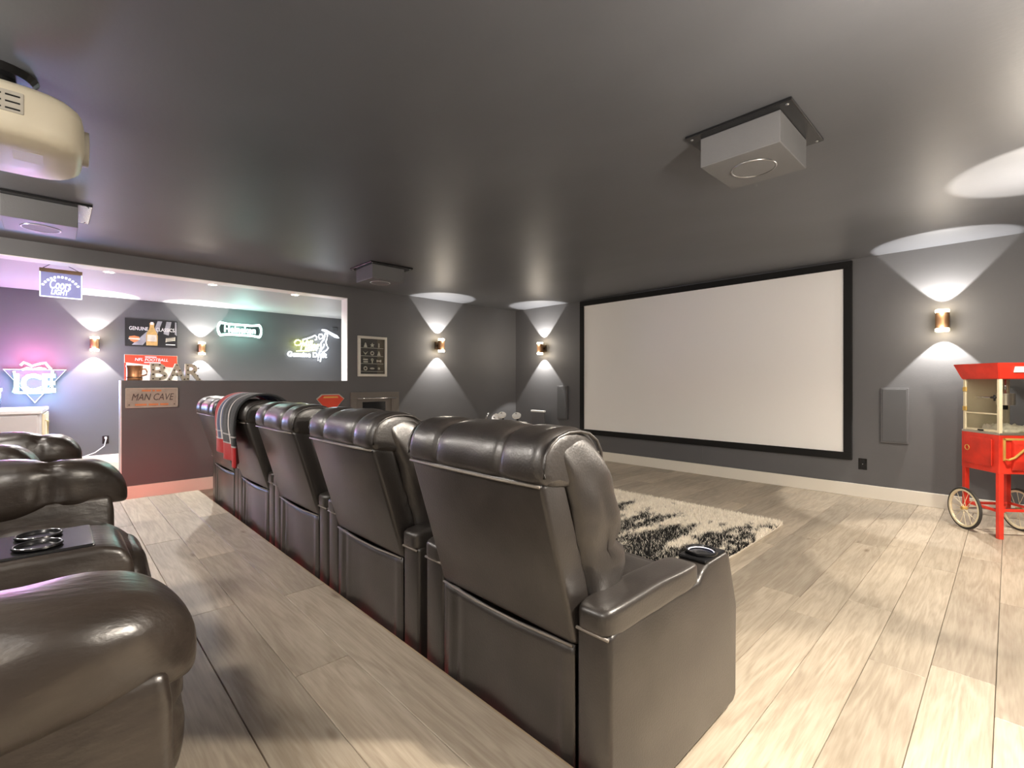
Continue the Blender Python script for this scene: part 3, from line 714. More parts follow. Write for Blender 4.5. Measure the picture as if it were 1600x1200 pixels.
# ------------------------------------------------------------------ shag rug
def rug():
    x0, x1, y0, y1 = 2.25, 4.31, 1.285, 4.30
    t = thing('shag_rug', 'cream shag rug with black streaks in front of the screen', 'rug', ((x0 + x1) / 2, (y0 + y1) / 2, 0))
    hx, hy = (x1 - x0) / 2, (y1 - y0) / 2
    B().box(-hx, hx, -hy, hy, 0.0, 0.014, bev=0.004).build('backing', 'rug_back', t)
    n = 170000
    rs = np.random.RandomState(5)
    # denser where it can be seen, towards the screen and the right edge
    px = rs.uniform(-hx, hx, n); py = rs.uniform(-hy, hy, n)
    ang = rs.uniform(0, 2 * PI, n); wd = rs.uniform(0.0025, 0.0055, n); ht = rs.uniform(0.022, 0.040, n)
    lx = rs.normal(0, 0.014, n); ly = rs.normal(0, 0.014, n)
    def vn(x, y, seed):
        r = np.random.RandomState(seed); G = r.rand(64, 64)
        xi = np.floor(x).astype(int); yi = np.floor(y).astype(int); fx = x - xi; fy = y - yi
        fx = fx * fx * (3 - 2 * fx); fy = fy * fy * (3 - 2 * fy)
        g = lambda a, b: G[a % 64, b % 64]
        return (g(xi, yi) * (1 - fx) + g(xi + 1, yi) * fx) * (1 - fy) + (g(xi, yi + 1) * (1 - fx) + g(xi + 1, yi + 1) * fx) * fy
    f = 0.36 * vn(px * 1.8 + 9, py * 7 + 3, 1) + 0.34 * vn(px * 5 + 2, py * 20 + 5, 2) + 0.30 * vn(px * 22, py * 60, 3)
    u = (px + hx) / (2 * hx)               # 1 at the screen side
    edge = np.minimum(hx - px, 0.5) / 0.5
    thr = 0.445 + 0.36 * np.clip((u - 0.55) / 0.42, 0, 1) ** 1.6 - 0.02
    dark = (f > thr) & (rs.rand(n) < 0.86)
    dark &= (hx - px) > 0.10
    cols = np.where(dark[:, None], np.array([[0.012, 0.011, 0.011]]), np.array([[0.95, 0.88, 0.76]]) * rs.uniform(0.8, 1.1, (n, 1)))
    ca, sa = np.cos(ang), np.sin(ang)
    P = np.zeros((n, 3, 3))
    P[:, 0] = np.stack([px - ca * wd, py - sa * wd, np.full(n, 0.012)], 1)
    P[:, 1] = np.stack([px + ca * wd, py + sa * wd, np.full(n, 0.012)], 1)
    P[:, 2] = np.stack([px + lx, py + ly, 0.012 + ht], 1)
    me = bpy.data.meshes.new('pile'); me.vertices.add(3 * n); me.vertices.foreach_set('co', P.reshape(-1))
    me.loops.add(3 * n); me.loops.foreach_set('vertex_index', np.arange(3 * n, dtype=np.int32))
    me.polygons.add(n); me.polygons.foreach_set('loop_start', np.arange(0, 3 * n, 3, dtype=np.int32))
    me.update(calc_edges=True)
    at = me.attributes.new('pile', 'FLOAT_COLOR', 'POINT')
    C4 = np.ones((n, 3, 4)); C4[:, :, :3] = cols[:, None, :]
    at.data.foreach_set('color', C4.reshape(-1))
    me.materials.append(MAT['rug_pile'])
    o = bpy.data.objects.new('pile', me); link(o, t); o['kind'] = 'stuff'
rug()

# ------------------------------------------------------------------ popcorn cart
def popcorn_cart():
    t = thing('popcorn_cart', 'red old-fashioned popcorn cart on spoked wheels against the screen wall', 'popcorn cart', (5.10, 0.053, 0), math.atan2(-0.775, 0.63))
    Wd, D = 0.30, 0.31; zb, zm, zg, zr = 0.487, 0.775, 1.195, 1.315
    for (x, y, z0) in ((0.0, 0.0, 0.0), (Wd, 0.0, 0.0), (0.0, D, 0.15), (Wd, D, 0.15)):
        B().box(x - 0.016, x + 0.016, y - 0.016, y + 0.016, z0, zb + 0.01, bev=0.003).build('leg', 'cart_red', t)
    B().box(0.0, Wd, -0.008, 0.008, 0.205, 0.225, bev=0.002).build('stretcher', 'cart_red', t)
    B().box(0.0, Wd, D - 0.008, D + 0.008, 0.185, 0.205, bev=0.002).build('stretcher', 'cart_red', t)
    B().box(-0.008, 0.008, 0.0, D, 0.195, 0.215, bev=0.002).build('stretcher', 'cart_red', t)
    B().box(Wd - 0.008, Wd + 0.008, 0.0, D, 0.195, 0.215, bev=0.002).build('stretcher', 'cart_red', t)
    B().prism([(0.008, -0.012), (0.025, -0.012), (Wd - 0.008, D - 0.01), (Wd - 0.025, D - 0.01)], 0.20, 0.212, 'z').build('brace', 'cart_red', t)
    # cabinet
    cab = B().box(-0.018, Wd + 0.018, -0.018, D + 0.018, zb, zm, bev=0.005).build('cabinet', 'cart_red', t)
    dr = B().box(-0.024, -0.016, 0.045, D - 0.015, zb + 0.045, zm - 0.035, bev=0.003).build('door', 'cart_red', t)
    B().torus((-0.028, D - 0.05, (zb + zm) / 2 + 0.02), 0.02, 0.003, axis=(1, 0, 0)).build('pull_ring', 'cart_gold', dr, smooth=True)
    B().box(-0.029, -0.022, 0.035, 0.046, zb + 0.05, zm - 0.04, bev=0.002).build('hinge', 'cart_red', dr)
    # scooped front with gold scroll bracket
    B().prism([(-0.018, zm - 0.02), (-0.05, zm - 0.06), (-0.055, zb + 0.10), (-0.03, zb + 0.03), (-0.018, zb + 0.03)], 0.06, Wd - 0.01, 'x', bev=0.004).build('scoop_tray', 'cart_red', t, smooth=True, angle=40)
    gz0, gz1 = zb + 0.10, zm - 0.02
    br = B()
    br.box(0.005, 0.018, -0.030, -0.016, gz0, gz1, bev=0.002); br.box(0.005, Wd, -0.030, -0.016, gz1 - 0.016, gz1, bev=0.002)
    br.tube([(0.012, -0.06, gz0 + 0.012), (0.05, -0.062, gz0 + 0.03), (0.12, -0.064, gz1 - 0.07), (0.20, -0.066, gz1 - 0.03), (Wd, -0.066, gz1 - 0.02)], 0.008)
    br.tube([(0.012, -0.028, gz0 + 0.012), (0.012, -0.06, gz0 + 0.012)], 0.006)
    br.build('gold_bracket', 'cart_gold', t, smooth=True, angle=40)
    # glass case
    B().box(-0.018, Wd + 0.018, -0.018, D + 0.018, zm, zm + 0.016, bev=0.003).build('case_floor', 'kettle_metal', t)
    for (x, y) in ((0, 0), (Wd, 0), (0, D), (Wd, D)):
        B().box(x - 0.011, x + 0.011, y - 0.011, y + 0.011, zm + 0.016, zg, bev=0.002).build('corner_post', 'cart_cream', t)
    zh = zm + 0.155
    for (a, b_) in ((zm + 0.018, zh - 0.005), (zh + 0.005, zg)):
        B().box(-0.003, 0.001, 0.012, D - 0.012, a, b_).build('pane', 'glass', t)
    B().box(0.012, Wd - 0.012, -0.002, 0.002, zm + 0.018, zg).build('pane', 'glass', t)
    B().box(Wd - 0.001, Wd + 0.003, 0.012, D - 0.012, zm + 0.018, zg).build('pane', 'glass', t)
    B().box(0.0, Wd, D - 0.006, D, zm + 0.016, zg).build('back_wall', 'cart_cream', t)
    B().box(-0.008, 0.004, 0.01, D - 0.01, zh - 0.005, zh + 0.005, bev=0.001).build('mid_rail', 'cart_cream', t)
    B().box(-0.008, 0.004, 0.01, D - 0.01, zm + 0.018, zm + 0.034, bev=0.001).build('flap_rail', 'cart_cream', t)
    B().box(-0.014, -0.004, 0.13, 0.18, zm + 0.019, zm + 0.031, bev=0.002).build('flap_handle', 'black_plastic', t)
    for z in (zh + 0.03, zg - 0.08): B().box(-0.016, -0.004, D - 0.022, D + 0.012, z - 0.018, z + 0.018, bev=0.003).build('hinge', 'cart_gold', t)
    lt = B(); lt.tube([(-0.012, 0.06, zg - 0.14), (-0.012, 0.02, zg - 0.14)], 0.008); lt.tube([(-0.012, 0.03, zg - 0.12), (-0.012, 0.03, zg - 0.165)], 0.006)
    lt.build('latch', 'black_plastic', t, smooth=True)
    B().tube([(-0.008, 0.20, zg - 0.14), (-0.008, 0.06, zg - 0.14)], 0.004).build('latch_bar', 'chrome', t, smooth=True)
    k = B().lathe([(0.0, 0.0), (0.052, 0.0), (0.056, 0.006), (0.056, 0.085), (0.059, 0.09), (0.0, 0.094)], (0.15, 0.14, zg - 0.20)).build('kettle', 'kettle_metal', t, smooth=True, angle=40)
    B().tube([(0.15, 0.14, zg - 0.11), (0.15, 0.14, zg - 0.005)], 0.006).build('kettle_rod', 'chrome', k, smooth=True)
    B().tube([(0.095, 0.12, zg - 0.06), (0.05, 0.05, zg - 0.02)], 0.006).build('kettle_arm', 'black_plastic', k, smooth=True)
    B().tube([(0.15, 0.14, zg - 0.2), (0.15, 0.14, zg - 0.235)], 0.015).build('kettle_foot', 'black_plastic', k, smooth=True)
    def pf(p):
        q = p.copy(); q.z += wob(p, 0.03, 30, 2); q.x += wob(p, 0.015, 33, 6); return q
    B().puff((0.16, 0.15, zm + 0.03), (0.12, 0.13, 0.035), n=2.4, seg=14, fn=pf).build('popcorn_heap', 'popcorn_white', t, smooth=True)
    # flared roof
    e = 0.055; rf = B(); bm = bmesh.new()
    lo = [bm.verts.new((x, y, zg)) for x, y in ((-0.018, -0.018), (Wd + 0.018, -0.018), (Wd + 0.018, D + 0.018), (-0.018, D + 0.018))]
    hi = [bm.verts.new((x, y, zr)) for x, y in ((-e, -e), (Wd + e, -e), (Wd + e, D + e), (-e, D + e))]
    bm.faces.new(lo[::-1]); bm.faces.new(hi)
    for i in range(4): bm.faces.new((lo[i], lo[(i + 1) % 4], hi[(i + 1) % 4], hi[i]))
    bmesh.ops.bevel(bm, geom=bm.edges[:], offset=0.004, segments=2, affect='EDGES')
    rf._add(bm); roof = rf.build('roof', 'cart_red', t, smooth=True, angle=30)
    pl = B().box(0.06, Wd, -0.004, 0.004, -0.022, 0.022, bev=0.002).build('name_strip', 'print_white', roof)
    pl.location = (0.0, -0.046, (zg + zr) / 2 + 0.01); pl.rotation_euler = (math.radians(17), 0, 0)
    # spoked wheels on one axle
    B().cyl((-0.075, D - 0.06, 0.166), (Wd + 0.06, D - 0.06, 0.166), 0.008).build('axle', 'steel', t)
    for wx in (-0.055, Wd + 0.035):
        R = 0.166
        w = B().torus((wx, D - 0.06, R), R - 0.010, 0.010, axis=(1, 0, 0), seg=48).build('wheel', 'tyre', t, smooth=True)
        B().lathe([(R - 0.017, -0.009), (R - 0.030, -0.009), (R - 0.033, 0.0), (R - 0.030, 0.009), (R - 0.017, 0.009), (R - 0.017, -0.009)], (wx, D - 0.06, R), seg=48, axis=(1, 0, 0)).build('rim', 'cart_cream', w, smooth=True, angle=40)
        B().cyl((wx - 0.02, D - 0.06, R), (wx + 0.02, D - 0.06, R), 0.014, seg=16).build('hub', 'cart_gold', w)
        for k in range(14):
            a = 2 * PI * k / 14
            B().cyl((wx + (0.012 if k % 2 else -0.012), D - 0.06 + 0.012 * math.cos(a), R + 0.012 * math.sin(a)), (wx, D - 0.06 + (R - 0.03) * math.cos(a + 0.1), R + (R - 0.03) * math.sin(a + 0.1)), 0.0018, seg=6).build('spoke', 'cart_cream', w)
popcorn_cart()

# ------------------------------------------------------------------ left wall: framed pins, niche frame, shield
pa = onY(558, 524, YL); pb = onY(603, 588, YL)
cx, cz = (pa.x + pb.x) / 2, (pa.z + pb.z) / 2 - 0.004; w, h = (pb.x - pa.x) / 2, 0.275
t = thing('framed_display', 'silver framed shadow box with rows of white pins on the left wall', 'wall decor', (cx, YL, cz))
fr = 0.035
for (x0, x1, z0, z1) in ((-w, w, h - fr, h), (-w, w, -h, -h + fr), (-w, -w + fr, -h + fr, h - fr), (w - fr, w, -h + fr, h - fr)):
    B().box(x0, x1, -0.035, 0.0, z0, z1, bev=0.004).build('frame_rail', 'frame_silver', t)
B().box(-w + fr, w * 0.35, -0.012, -0.002, -h + fr, h - fr).build('backing', 'display_grey', t)
B().box(w * 0.35, w - fr, -0.012, -0.002, -h + fr, h - fr).build('backing', 'display_brown', t)
rows = [0.155, 0.045, -0.06, -0.165]; cols = [-0.105, -0.005, 0.095]
for r_ in rows: B().box(-w + fr + 0.01, w - fr - 0.02, -0.03, -0.012, r_ - 0.042, r_ - 0.037).build('shelf', 'pin_white', t)
kinds = ['cone', 'star', 'bar', 'vee', 'disc', 'cone', 'bars', 'key', 'bow', 'disc', 'oval', 'dot']
k = 0
for r_ in rows:
    for c_ in cols:
        kd = kinds[k]; k += 1; b = B()
        if kd == 'cone': b.prism([(c_ - 0.024, r_ - 0.03), (c_ + 0.024, r_ - 0.03), (c_ + 0.005, r_ + 0.03), (c_ - 0.005, r_ + 0.03)], -0.026, -0.013)
        elif kd == 'star': b.prism([(c_ + (0.034 if q % 2 == 0 else 0.015) * math.sin(q * PI / 5), r_ + (0.034 if q % 2 == 0 else 0.015) * math.cos(q * PI / 5)) for q in range(10)], -0.026, -0.013)
        elif kd == 'bar': b.box(c_ - 0.009, c_ + 0.009, -0.026, -0.013, r_ - 0.03, r_ + 0.03, bev=0.004)
        elif kd == 'vee': b.prism([(c_ - 0.035, r_ + 0.022), (c_, r_ - 0.004), (c_ + 0.035, r_ + 0.022), (c_, r_ - 0.026)], -0.026, -0.013)
        elif kd == 'disc': b.torus((c_, -0.02, r_), 0.022, 0.008, axis=(0, 1, 0), seg=20, sub=6)
        elif kd == 'bars': b.box(c_ - 0.035, c_ + 0.035, -0.026, -0.013, r_ + 0.006, r_ + 0.026, bev=0.003); b.box(c_ - 0.03, c_ + 0.035, -0.026, -0.013, r_ - 0.024, r_ - 0.006, bev=0.003)
        elif kd == 'key': b.torus((c_, -0.02, r_ + 0.014), 0.014, 0.007, axis=(0, 1, 0), seg=16, sub=6); b.box(c_ - 0.006, c_ + 0.008, -0.026, -0.014, r_ - 0.032, r_ + 0.002, bev=0.002)
        elif kd == 'bow': b.prism([(c_ - 0.034, r_ + 0.018), (c_, r_ + 0.006), (c_ + 0.034, r_ + 0.018), (c_ + 0.034, r_ - 0.018), (c_, r_ - 0.006), (c_ - 0.034, r_ - 0.018)], -0.026, -0.013)
        elif kd == 'oval': b.puff((c_, -0.02, r_), (0.036, 0.008, 0.013), n=2.2, seg=6)
        else: b.puff((c_, -0.02, r_), (0.018, 0.008, 0.018), n=2.2, seg=6)
        b.build('pin', 'pin_white', t, smooth=kd in ('disc', 'key', 'oval', 'dot'))
B().box(-w + fr, w - fr, -0.034, -0.032, -h + fr, h - fr).build('pane', 'glass', t)

# dark framed panel half hidden behind the recliners
pa = onY(547, 613, YL); pb = onY(622, 613, YL)
t = thing('wall_cabinet', 'taupe framed wall unit with a chrome bar, behind the recliners', 'wall unit', ((pa.x + pb.x) / 2, YL, pa.z))
w = (pb.x - pa.x) / 2
for (x0, x1, z0, z1) in ((-w, w, -0.085, 0.0), (-w, w, -0.62, -0.54), (-w, -w + 0.085, -0.54, -0.085), (w - 0.12, w, -0.54, -0.085)):
    B().box(x0, x1, -0.03, 0.0, z0, z1, bev=0.004).build('frame_rail', 'taupe_wood', t)
B().box(-w + 0.085, w - 0.12, -0.012, -0.002, -0.54, -0.085).build('back_panel', 'taupe_wood', t)
B().box(-w + 0.17, w * 0.42, -0.02, -0.012, -0.5, -0.135, bev=0.003).build('dark_window', 'dark_glass', t)
B().tube([(-w + 0.09, -0.04, -0.088), (w - 0.06, -0.04, -0.088)], 0.008).build('chrome_bar', 'chrome', t, smooth=True)

# plain red shield plaque
pc = onY(516, 626, YL)
t = thing('shield_plaque', 'small red five-sided shield plaque with pale edge on the half wall', 'wall decor', (pc.x, YL, pc.z))
sh = [(-0.115, 0.085), (0.115, 0.085), (0.185, 0.025), (0.0, -0.19), (-0.185, 0.025)]
B().prism(sh, -0.012, -0.001, 'y').build('edge', 'sign_edge', t)
B().prism([(a * 0.93, b_ * 0.90 - 0.004) for a, b_ in sh], -0.018, -0.012, 'y').build('field', 'red_paint', t)
B().prism([(-0.09, 0.055), (0.09, 0.055), (0.10, 0.035), (-0.10, 0.035)], -0.021, -0.018, 'y').build('stripe', 'yellow_paint', t)

# ------------------------------------------------------------------ half wall: plate sign, marquee letters, mug
pa = onY(195.5, 606, YL); pb = onY(277.5, 637, YL)
w = (pb.x - pa.x) / 2; zt = onY(236, 606, YL).z; zb = onY(236, 636.5, YL).z; h = (zt - zb) / 2
t = thing('man_cave_sign', 'weathered metal MAN CAVE sign on the dark half wall', 'sign', ((pa.x + pb.x) / 2, YL, (zt + zb) / 2))
B().box(-w, w, -0.012, 0.0, -h, h, bev=0.003).build('plate', 'sign_metal', t)
for (x0, x1, z0, z1) in ((-w, w, h - 0.008, h), (-w, w, -h, -h + 0.008), (-w, -w + 0.008, -h, h), (w - 0.008, w, -h, h)):
    B().box(x0, x1, -0.017, -0.010, z0, z1, bev=0.001).build('rim', 'sign_edge', t)
text_mesh('lettering', 'MAN CAVE', 0.098, 'letter_dark', t, (0, -0.0135, 0.004), extrude=0.002, shear=0.28, width=w * 1.62)
for z, segs in ((h - 0.028, ((-0.085, -0.012), (0.0, 0.022), (0.034, 0.075))), (-h + 0.030, ((-0.14, -0.045), (-0.03, 0.05), (0.065, 0.135)))):
    for a, b_ in segs: B().box(a, b_, -0.015, -0.011, z - 0.009, z + 0.009, bev=0.002).build('small_line', 'orange_paint', t)
for sx in (-1, 1): B().cyl((sx * (w - 0.03), -0.016, -h + 0.03), (sx * (w - 0.03), -0.010, -h + 0.03), 0.006, seg=10).build('screw', 'letter_dark', t)

def marquee_letter(chr_, label, x, bulbs, wdt):
    t = thing('marquee_letter', label, 'letter sign', (x, YL + 0.085, ZHALF), 0, 'standing marquee letters')
    o = text_mesh('face', chr_, 0.245, 'marquee_metal', t, (0, 0, 0.0), extrude=0.022, width=wdt, bold=0.006)
    zs = [v.co.y for v in o.data.vertices]; dz = -min(zs)
    for v in o.data.vertices: v.co.y += dz
    ht = max(zs) - min(zs); xs = [v.co.x for v in o.data.vertices]; c = (min(xs) + max(xs)) / 2
    for v in o.data.vertices: v.co.x -= c
    for bx, bz in bulbs:
        B().puff((bx * wdt / 2, -0.026, bz * ht), (0.008, 0.008, 0.008), n=2.0, seg=5).build('bulb', 'bulb_dark', t, smooth=True)
marquee_letter('B', 'tan marquee letter B with dark bulbs on the half wall', 0.80, [(-0.7, .1), (-0.7, .36), (-0.7, .62), (-0.7, .9), (0.1, .92), (0.6, .75), (0.1, .52), (0.65, .28), (0.1, .08)], 0.145)
marquee_letter('A', 'tan marquee letter A with dark bulbs on the half wall', 0.955, [(0, .92), (-.3, .6), (.3, .6), (-.45, .3), (.45, .3), (-.8, .07), (.8, .07), (0, .3)], 0.165)
marquee_letter('R', 'tan marquee letter R with dark bulbs on the half wall', 1.105, [(-0.7, .1), (-0.7, .36), (-0.7, .62), (-0.7, .9), (0.1, .92), (0.6, .75), (0.1, .52), (0.5, .3), (0.75, .08)], 0.15)

t = thing('copper_mug', 'copper tankard with a side handle standing left of the marquee letters', 'mug', (0.60, YL + 0.085, ZHALF))
B().lathe([(0.0, 0.0), (0.062, 0.0), (0.066, 0.01), (0.060, 0.05), (0.064, 0.12), (0.070, 0.15), (0.062, 0.15), (0.055, 0.02), (0.0, 0.015)]).build('body', 'copper', t, smooth=True, angle=50)
B().tube([(0.06, 0, 0.115), (0.09, 0, 0.118), (0.103, 0, 0.09), (0.098, 0, 0.06), (0.06, 0, 0.045)], 0.007).build('handle', 'copper', t, smooth=True)
B().torus((0, 0, 0.03), 0.064, 0.004).build('band', 'dark_bronze', t, smooth=True)

# ------------------------------------------------------------------ signs on the far bar wall
def far(px, py, dy=0.0): return onY(px, py, YB2 - dy)
pa = far(195, 498); pb = far(277, 542)
zt = far(236, 499.5).z; zb = far(236, 542).z
w = (pb.x - pa.x) / 2; h = (zt - zb) / 2
t = thing('bottle_poster', 'black and silver tin poster reading GENUINE CLASSICS with an amber bottle', 'poster', ((pa.x + pb.x) / 2, YB2, (zt + zb) / 2))
B().box(-w, w, -0.010, 0.0, -h, h, bev=0.002).build('plate', 'sign_black', t)
for k_, (a, b_) in enumerate(((0.05, 0.20), (0.34, 0.50), (0.62, 0.72))):
    def X(u): return -w + 2 * w * u
    B().prism([(X(0.45 + a * 0.8), -h * 0.0 if k_ else -h * 0.25), (X(0.45 + b_ * 0.75), -h * 0.1), (X(min(0.98, 0.58 + b_ * 0.6)), h * 0.92), (X(0.58 + a * 0.6), h * 0.92)], -0.0115, -0.010, 'y').build('stripe', 'sign_silver', t)
B().prism([(-w * 0.75, -h * 0.9), (-w * 0.35, -h * 0.9), (w * 0.0, -h * 0.1), (-w * 0.2, h * 0.1)], -0.0115, -0.010, 'y').build('stripe', 'sign_silver', t)
bo = [(0.068, -0.9), (0.072, -0.2), (0.06, 0.05), (0.034, 0.28), (0.026, 0.5), (0.03, 0.72), (0.02, 0.78)]
pr = [(a, b_ * h) for a, b_ in bo] + [(-a, b_ * h) for a, b_ in bo[::-1]]
bt = B().prism(pr, -0.014, -0.0115, 'y').build('bottle', 'amber_print', t)
B().prism([(-0.06, -h * 0.6), (0.06, -h * 0.6), (0.055, -h * 0.12), (-0.055, -h * 0.12)], -0.0155, -0.014, 'y').build('bottle_label', 'cream_print', bt)
B().prism([(-0.022, h * 0.62), (0.022, h * 0.62), (0.016, h * 0.82), (-0.016, h * 0.82)], -0.0155, -0.014, 'y').build('bottle_cap', 'print_white', bt)
text_mesh('lettering', 'GENUINE', 0.075, 'print_white', t, (-w * 0.50, -0.0125, h * 0.28), width=w * 0.70, extrude=0.001, bold=0.0005)
text_mesh('lettering', 'CLASSICS.', 0.075, 'print_white', t, (w * 0.53, -0.0155, h * 0.28), width=w * 0.76, extrude=0.001, bold=0.0005)
em = B().prism([(-w * 0.66 + a * 0.062, -h * 0.48 + b_ * 0.062) for a, b_ in ((-1, 0.55), (0, 0.8), (1, 0.55), (0.75, -0.4), (0, -0.85), (-0.75, -0.4))], -0.013, -0.0115, 'y').build('emblem', 'orange_paint', t)
B().box(-w * 0.66 - 0.066, -w * 0.66 + 0.066, -0.0142, -0.013, -h * 0.48 - 0.008, -h * 0.48 + 0.014).build('emblem_bar', 'cream_print', em)
em = B().prism([(w * 0.72 - 0.062, -h * 0.62), (w * 0.72 + 0.06, -h * 0.50), (w * 0.72 + 0.062, -h * 0.2), (w * 0.72 - 0.058, -h * 0.32)], -0.013, -0.0115, 'y').build('emblem', 'cream_print', t)
for q in (0.3, 0.42, 0.54): B().prism([(w * 0.72 - 0.05, -h * (q + 0.035)), (w * 0.72 + 0.052, -h * (q - 0.065)), (w * 0.72 + 0.052, -h * (q - 0.02)), (w * 0.72 - 0.05, -h * (q + 0.07))], -0.014, -0.013, 'y').build('emblem_line', 'sign_black', em)
B().box(w * 0.72 - 0.06, w * 0.72 + 0.06, -0.013, -0.0115, -h * 0.82, -h * 0.76).build('small_line', 'print_white', t)

pa = far(194, 553); pb = far(277, 553)
w = (pb.x - pa.x) / 2; h = 0.32; zt = far(236, 555).z
t = thing('football_poster', 'red and cream tin poster reading NFL FOOTBALL behind the marquee letters', 'poster', ((pa.x + pb.x) / 2, YB2, zt - h))
B().box(-w, w, -0.010, 0.0, -h, h, bev=0.003).build('plate', 'cream_print', t)
B().prism([(-w + 0.004, h - 0.004), (w - 0.004, h - 0.004), (w - 0.004, h - 0.19), (-w + 0.004, h - 0.115)], -0.012, -0.010, 'y').build('header', 'red_paint', t)
B().box(-w, -w + 0.02, -0.012, -0.010, -h, h - 0.12).build('border', 'red_paint', t)
text_mesh('lettering', 'NFL FOOTBALL', 0.06, 'print_white', t, (0.0, -0.0125, h - 0.072), width=w * 1.25, extrude=0.001, shear=0.15, bold=0.0005)
B().box(-0.08, 0.06, -0.0125, -0.0119, h - 0.035, h - 0.022).build('small_line', 'print_white', t)
B().box(-0.09, 0.11, -0.0125, -0.0119, h - 0.118, h - 0.106).build('small_line', 'print_white', t)

# mint neon beer sign
pa = far(339, 504); pb = far(407, 529)
cx = (pa.x + pb.x) / 2; w = (pb.x - pa.x) / 2; cz = far(373, 516).z; h = 0.145
t = thing('neon_sign', 'mint green neon sign reading HEINEKEN on the far wall', 'neon sign', (cx, YB2, cz))
B().box(-w * 0.92, w * 0.92, -0.03, 0.0, -h * 0.55, h * 0.55, bev=0.006).build('backing', 'sign_black', t)
def bone(s):
    pts = []
    for sx, a0 in ((1, -0.85), (-1, PI - 0.85)):
        for q in range(13):
            a = a0 + 1.7 * q / 12
            pts.append((sx * w * 0.72 + w * 0.28 * math.cos(a) * s, -0.055, h * 1.0 * math.sin(a) * s))
        pts.append((sx * w * 0.55, -0.055, sx * h * 0.62 * s))
        pts.append((-sx * w * 0.55, -0.055, sx * h * 0.62 * s))
    return pts
B().tube(bone(1.0), 0.014, closed=True).build('outline_tube', 'neon_mint', t, smooth=True)
B().tube([(x_ * 0.97, y_ - 0.004, z_ * 0.84) for x_, y_, z_ in bone(1.0)], 0.010, closed=True).build('outline_tube', 'neon_mint', t, smooth=True)
text_mesh('lettering_tube', 'Heineken', 0.15, 'neon_mint', t, (0, -0.055, 0.0), outline=0.005, width=w * 1.45)
light('neon_glow', 'POINT', 5.0, (0.45, 1.0, 0.85), (0, -0.3, 0), (0, 0, 0), t, radius=0.12)

# yellow and white neon sign with a swinging figure
def nf(cx_, cy_): return far(440 + cx_ * 110 / 1389, 505 + cy_ * 95 / 1200, 0.05)
t = thing('neon_sign', 'yellow and white neon sign with a swinging figure reading Miller Genuine Draft', 'neon sign', nf(600, 500))
O = nf(600, 500)
def tb(pts, r=0.011):
    b = B(); b.tube([nf(*q) - O for q in pts], r); return b
fig = t
for pts in ([(795, 130), (830, 150), (880, 170), (960, 215), (1060, 275), (1130, 290), (1090, 250), (980, 195), (880, 140), (800, 130)],
            [(740, 225), (790, 215), (815, 250), (800, 300), (750, 310), (728, 270), (740, 225)],
            [(420, 325), (520, 300), (600, 270), (660, 240), (690, 270), (690, 320), (660, 330)],
            [(880, 190), (905, 240), (890, 320), (870, 370), (890, 430), (920, 490), (880, 540), (820, 570), (780, 620), (770, 720), (760, 760)],
            [(830, 250), (840, 320), (800, 360), (770, 400), (780, 460), (760, 540), (740, 600), (715, 660), (720, 740)],
            [(840, 410), (830, 470), (790, 510), (770, 560)], [(860, 200), (850, 270), (830, 330)]):
    tb(pts).build('figure_tube', 'neon_white', t, smooth=True)
tb([(300, 440), (265, 420), (255, 380), (280, 340), (330, 330), (370, 350), (380, 390), (360, 430), (320, 435)], 0.012).build('swirl_tube', 'neon_yellow', t, smooth=True)
tb([(290, 550), (400, 545), (540, 545), (640, 525), (720, 490)], 0.011).build('underline_tube', 'neon_yellow', t, smooth=True)
text_mesh('lettering_tube', 'Miller', 0.26, 'neon_yellow', t, nf(545, 450) - O, outline=0.008, shear=0.35, width=(nf(740, 450) - nf(355, 450)).x)
text_mesh('lettering_tube', 'Genuine Draft', 0.125, 'neon_white', t, nf(510, 625) - O, outline=0.0055, width=(nf(900, 620) - nf(120, 620)).x)
B().box(-0.10, 0.10, 0.02, 0.05, -0.04, 0.04, bev=0.005).build('transformer', 'black_plastic', t)
light('neon_glow', 'POINT', 5.0, (0.85, 0.92, 1.0), (0.1, -0.35, 0), (0, 0, 0), t, radius=0.1)
light('neon_glow', 'POINT', 0.7, (0.9, 1.0, 0.15), (-0.25, -0.05, 0.06), (0, 0, 0), t, radius=0.08)

# red and cyan neon triangle sign
def ni(px, py): return far(px, py, 0.09)
O = ni(54, 595)
t = thing('neon_sign', 'red and cyan neon ICE sign on a triangular panel above the counter', 'neon sign', O)
tri = [ni(5, 577) - O, ni(103, 578) - O, ni(54.5, 629) - O]
b = B(); b.prism([(v_.x, v_.z) for v_ in tri], 0.03, 0.05, 'y'); b.build('panel', 'wall_speaker_cloth', t)
b = B(); b.tube([Vector((v_.x, 0.02, v_.z)) for v_ in tri], 0.009, closed=True); b.build('triangle_tube', 'acrylic_edge', t, smooth=True)
text_mesh('lettering_tube', 'ICE', 0.33, 'neon_cyan', t, (0.0, 0, -0.045), outline=0.013, width=(ni(86, 595) - ni(20, 595)).x, rot=(PI / 2, 0, 0))
for pts in ([(32, 571), (37, 566), (44, 569), (50, 572), (56, 570), (64, 568), (71, 567), (76, 573), (80, 577)], [(34, 578), (42, 575), (52, 577), (62, 575), (72, 577)]):
    b = B(); b.tube([ni(*q) - O for q in pts], 0.015); b.build('red_tube', 'neon_red', t, smooth=True)
for pts in ([(22, 613), (40, 614), (60, 614), (83, 612)], [(22, 580), (24, 600), (21, 613)], [(82, 580), (80, 598), (83, 612)]):
    b = B(); b.tube([ni(*q) - O for q in pts], 0.014); b.build('border_tube', 'neon_cyan', t, smooth=True)
light('neon_glow', 'POINT', 30.0, (0.30, 0.50, 1.0), (0, -0.45, -0.12), (0, 0, 0), t, radius=0.25)
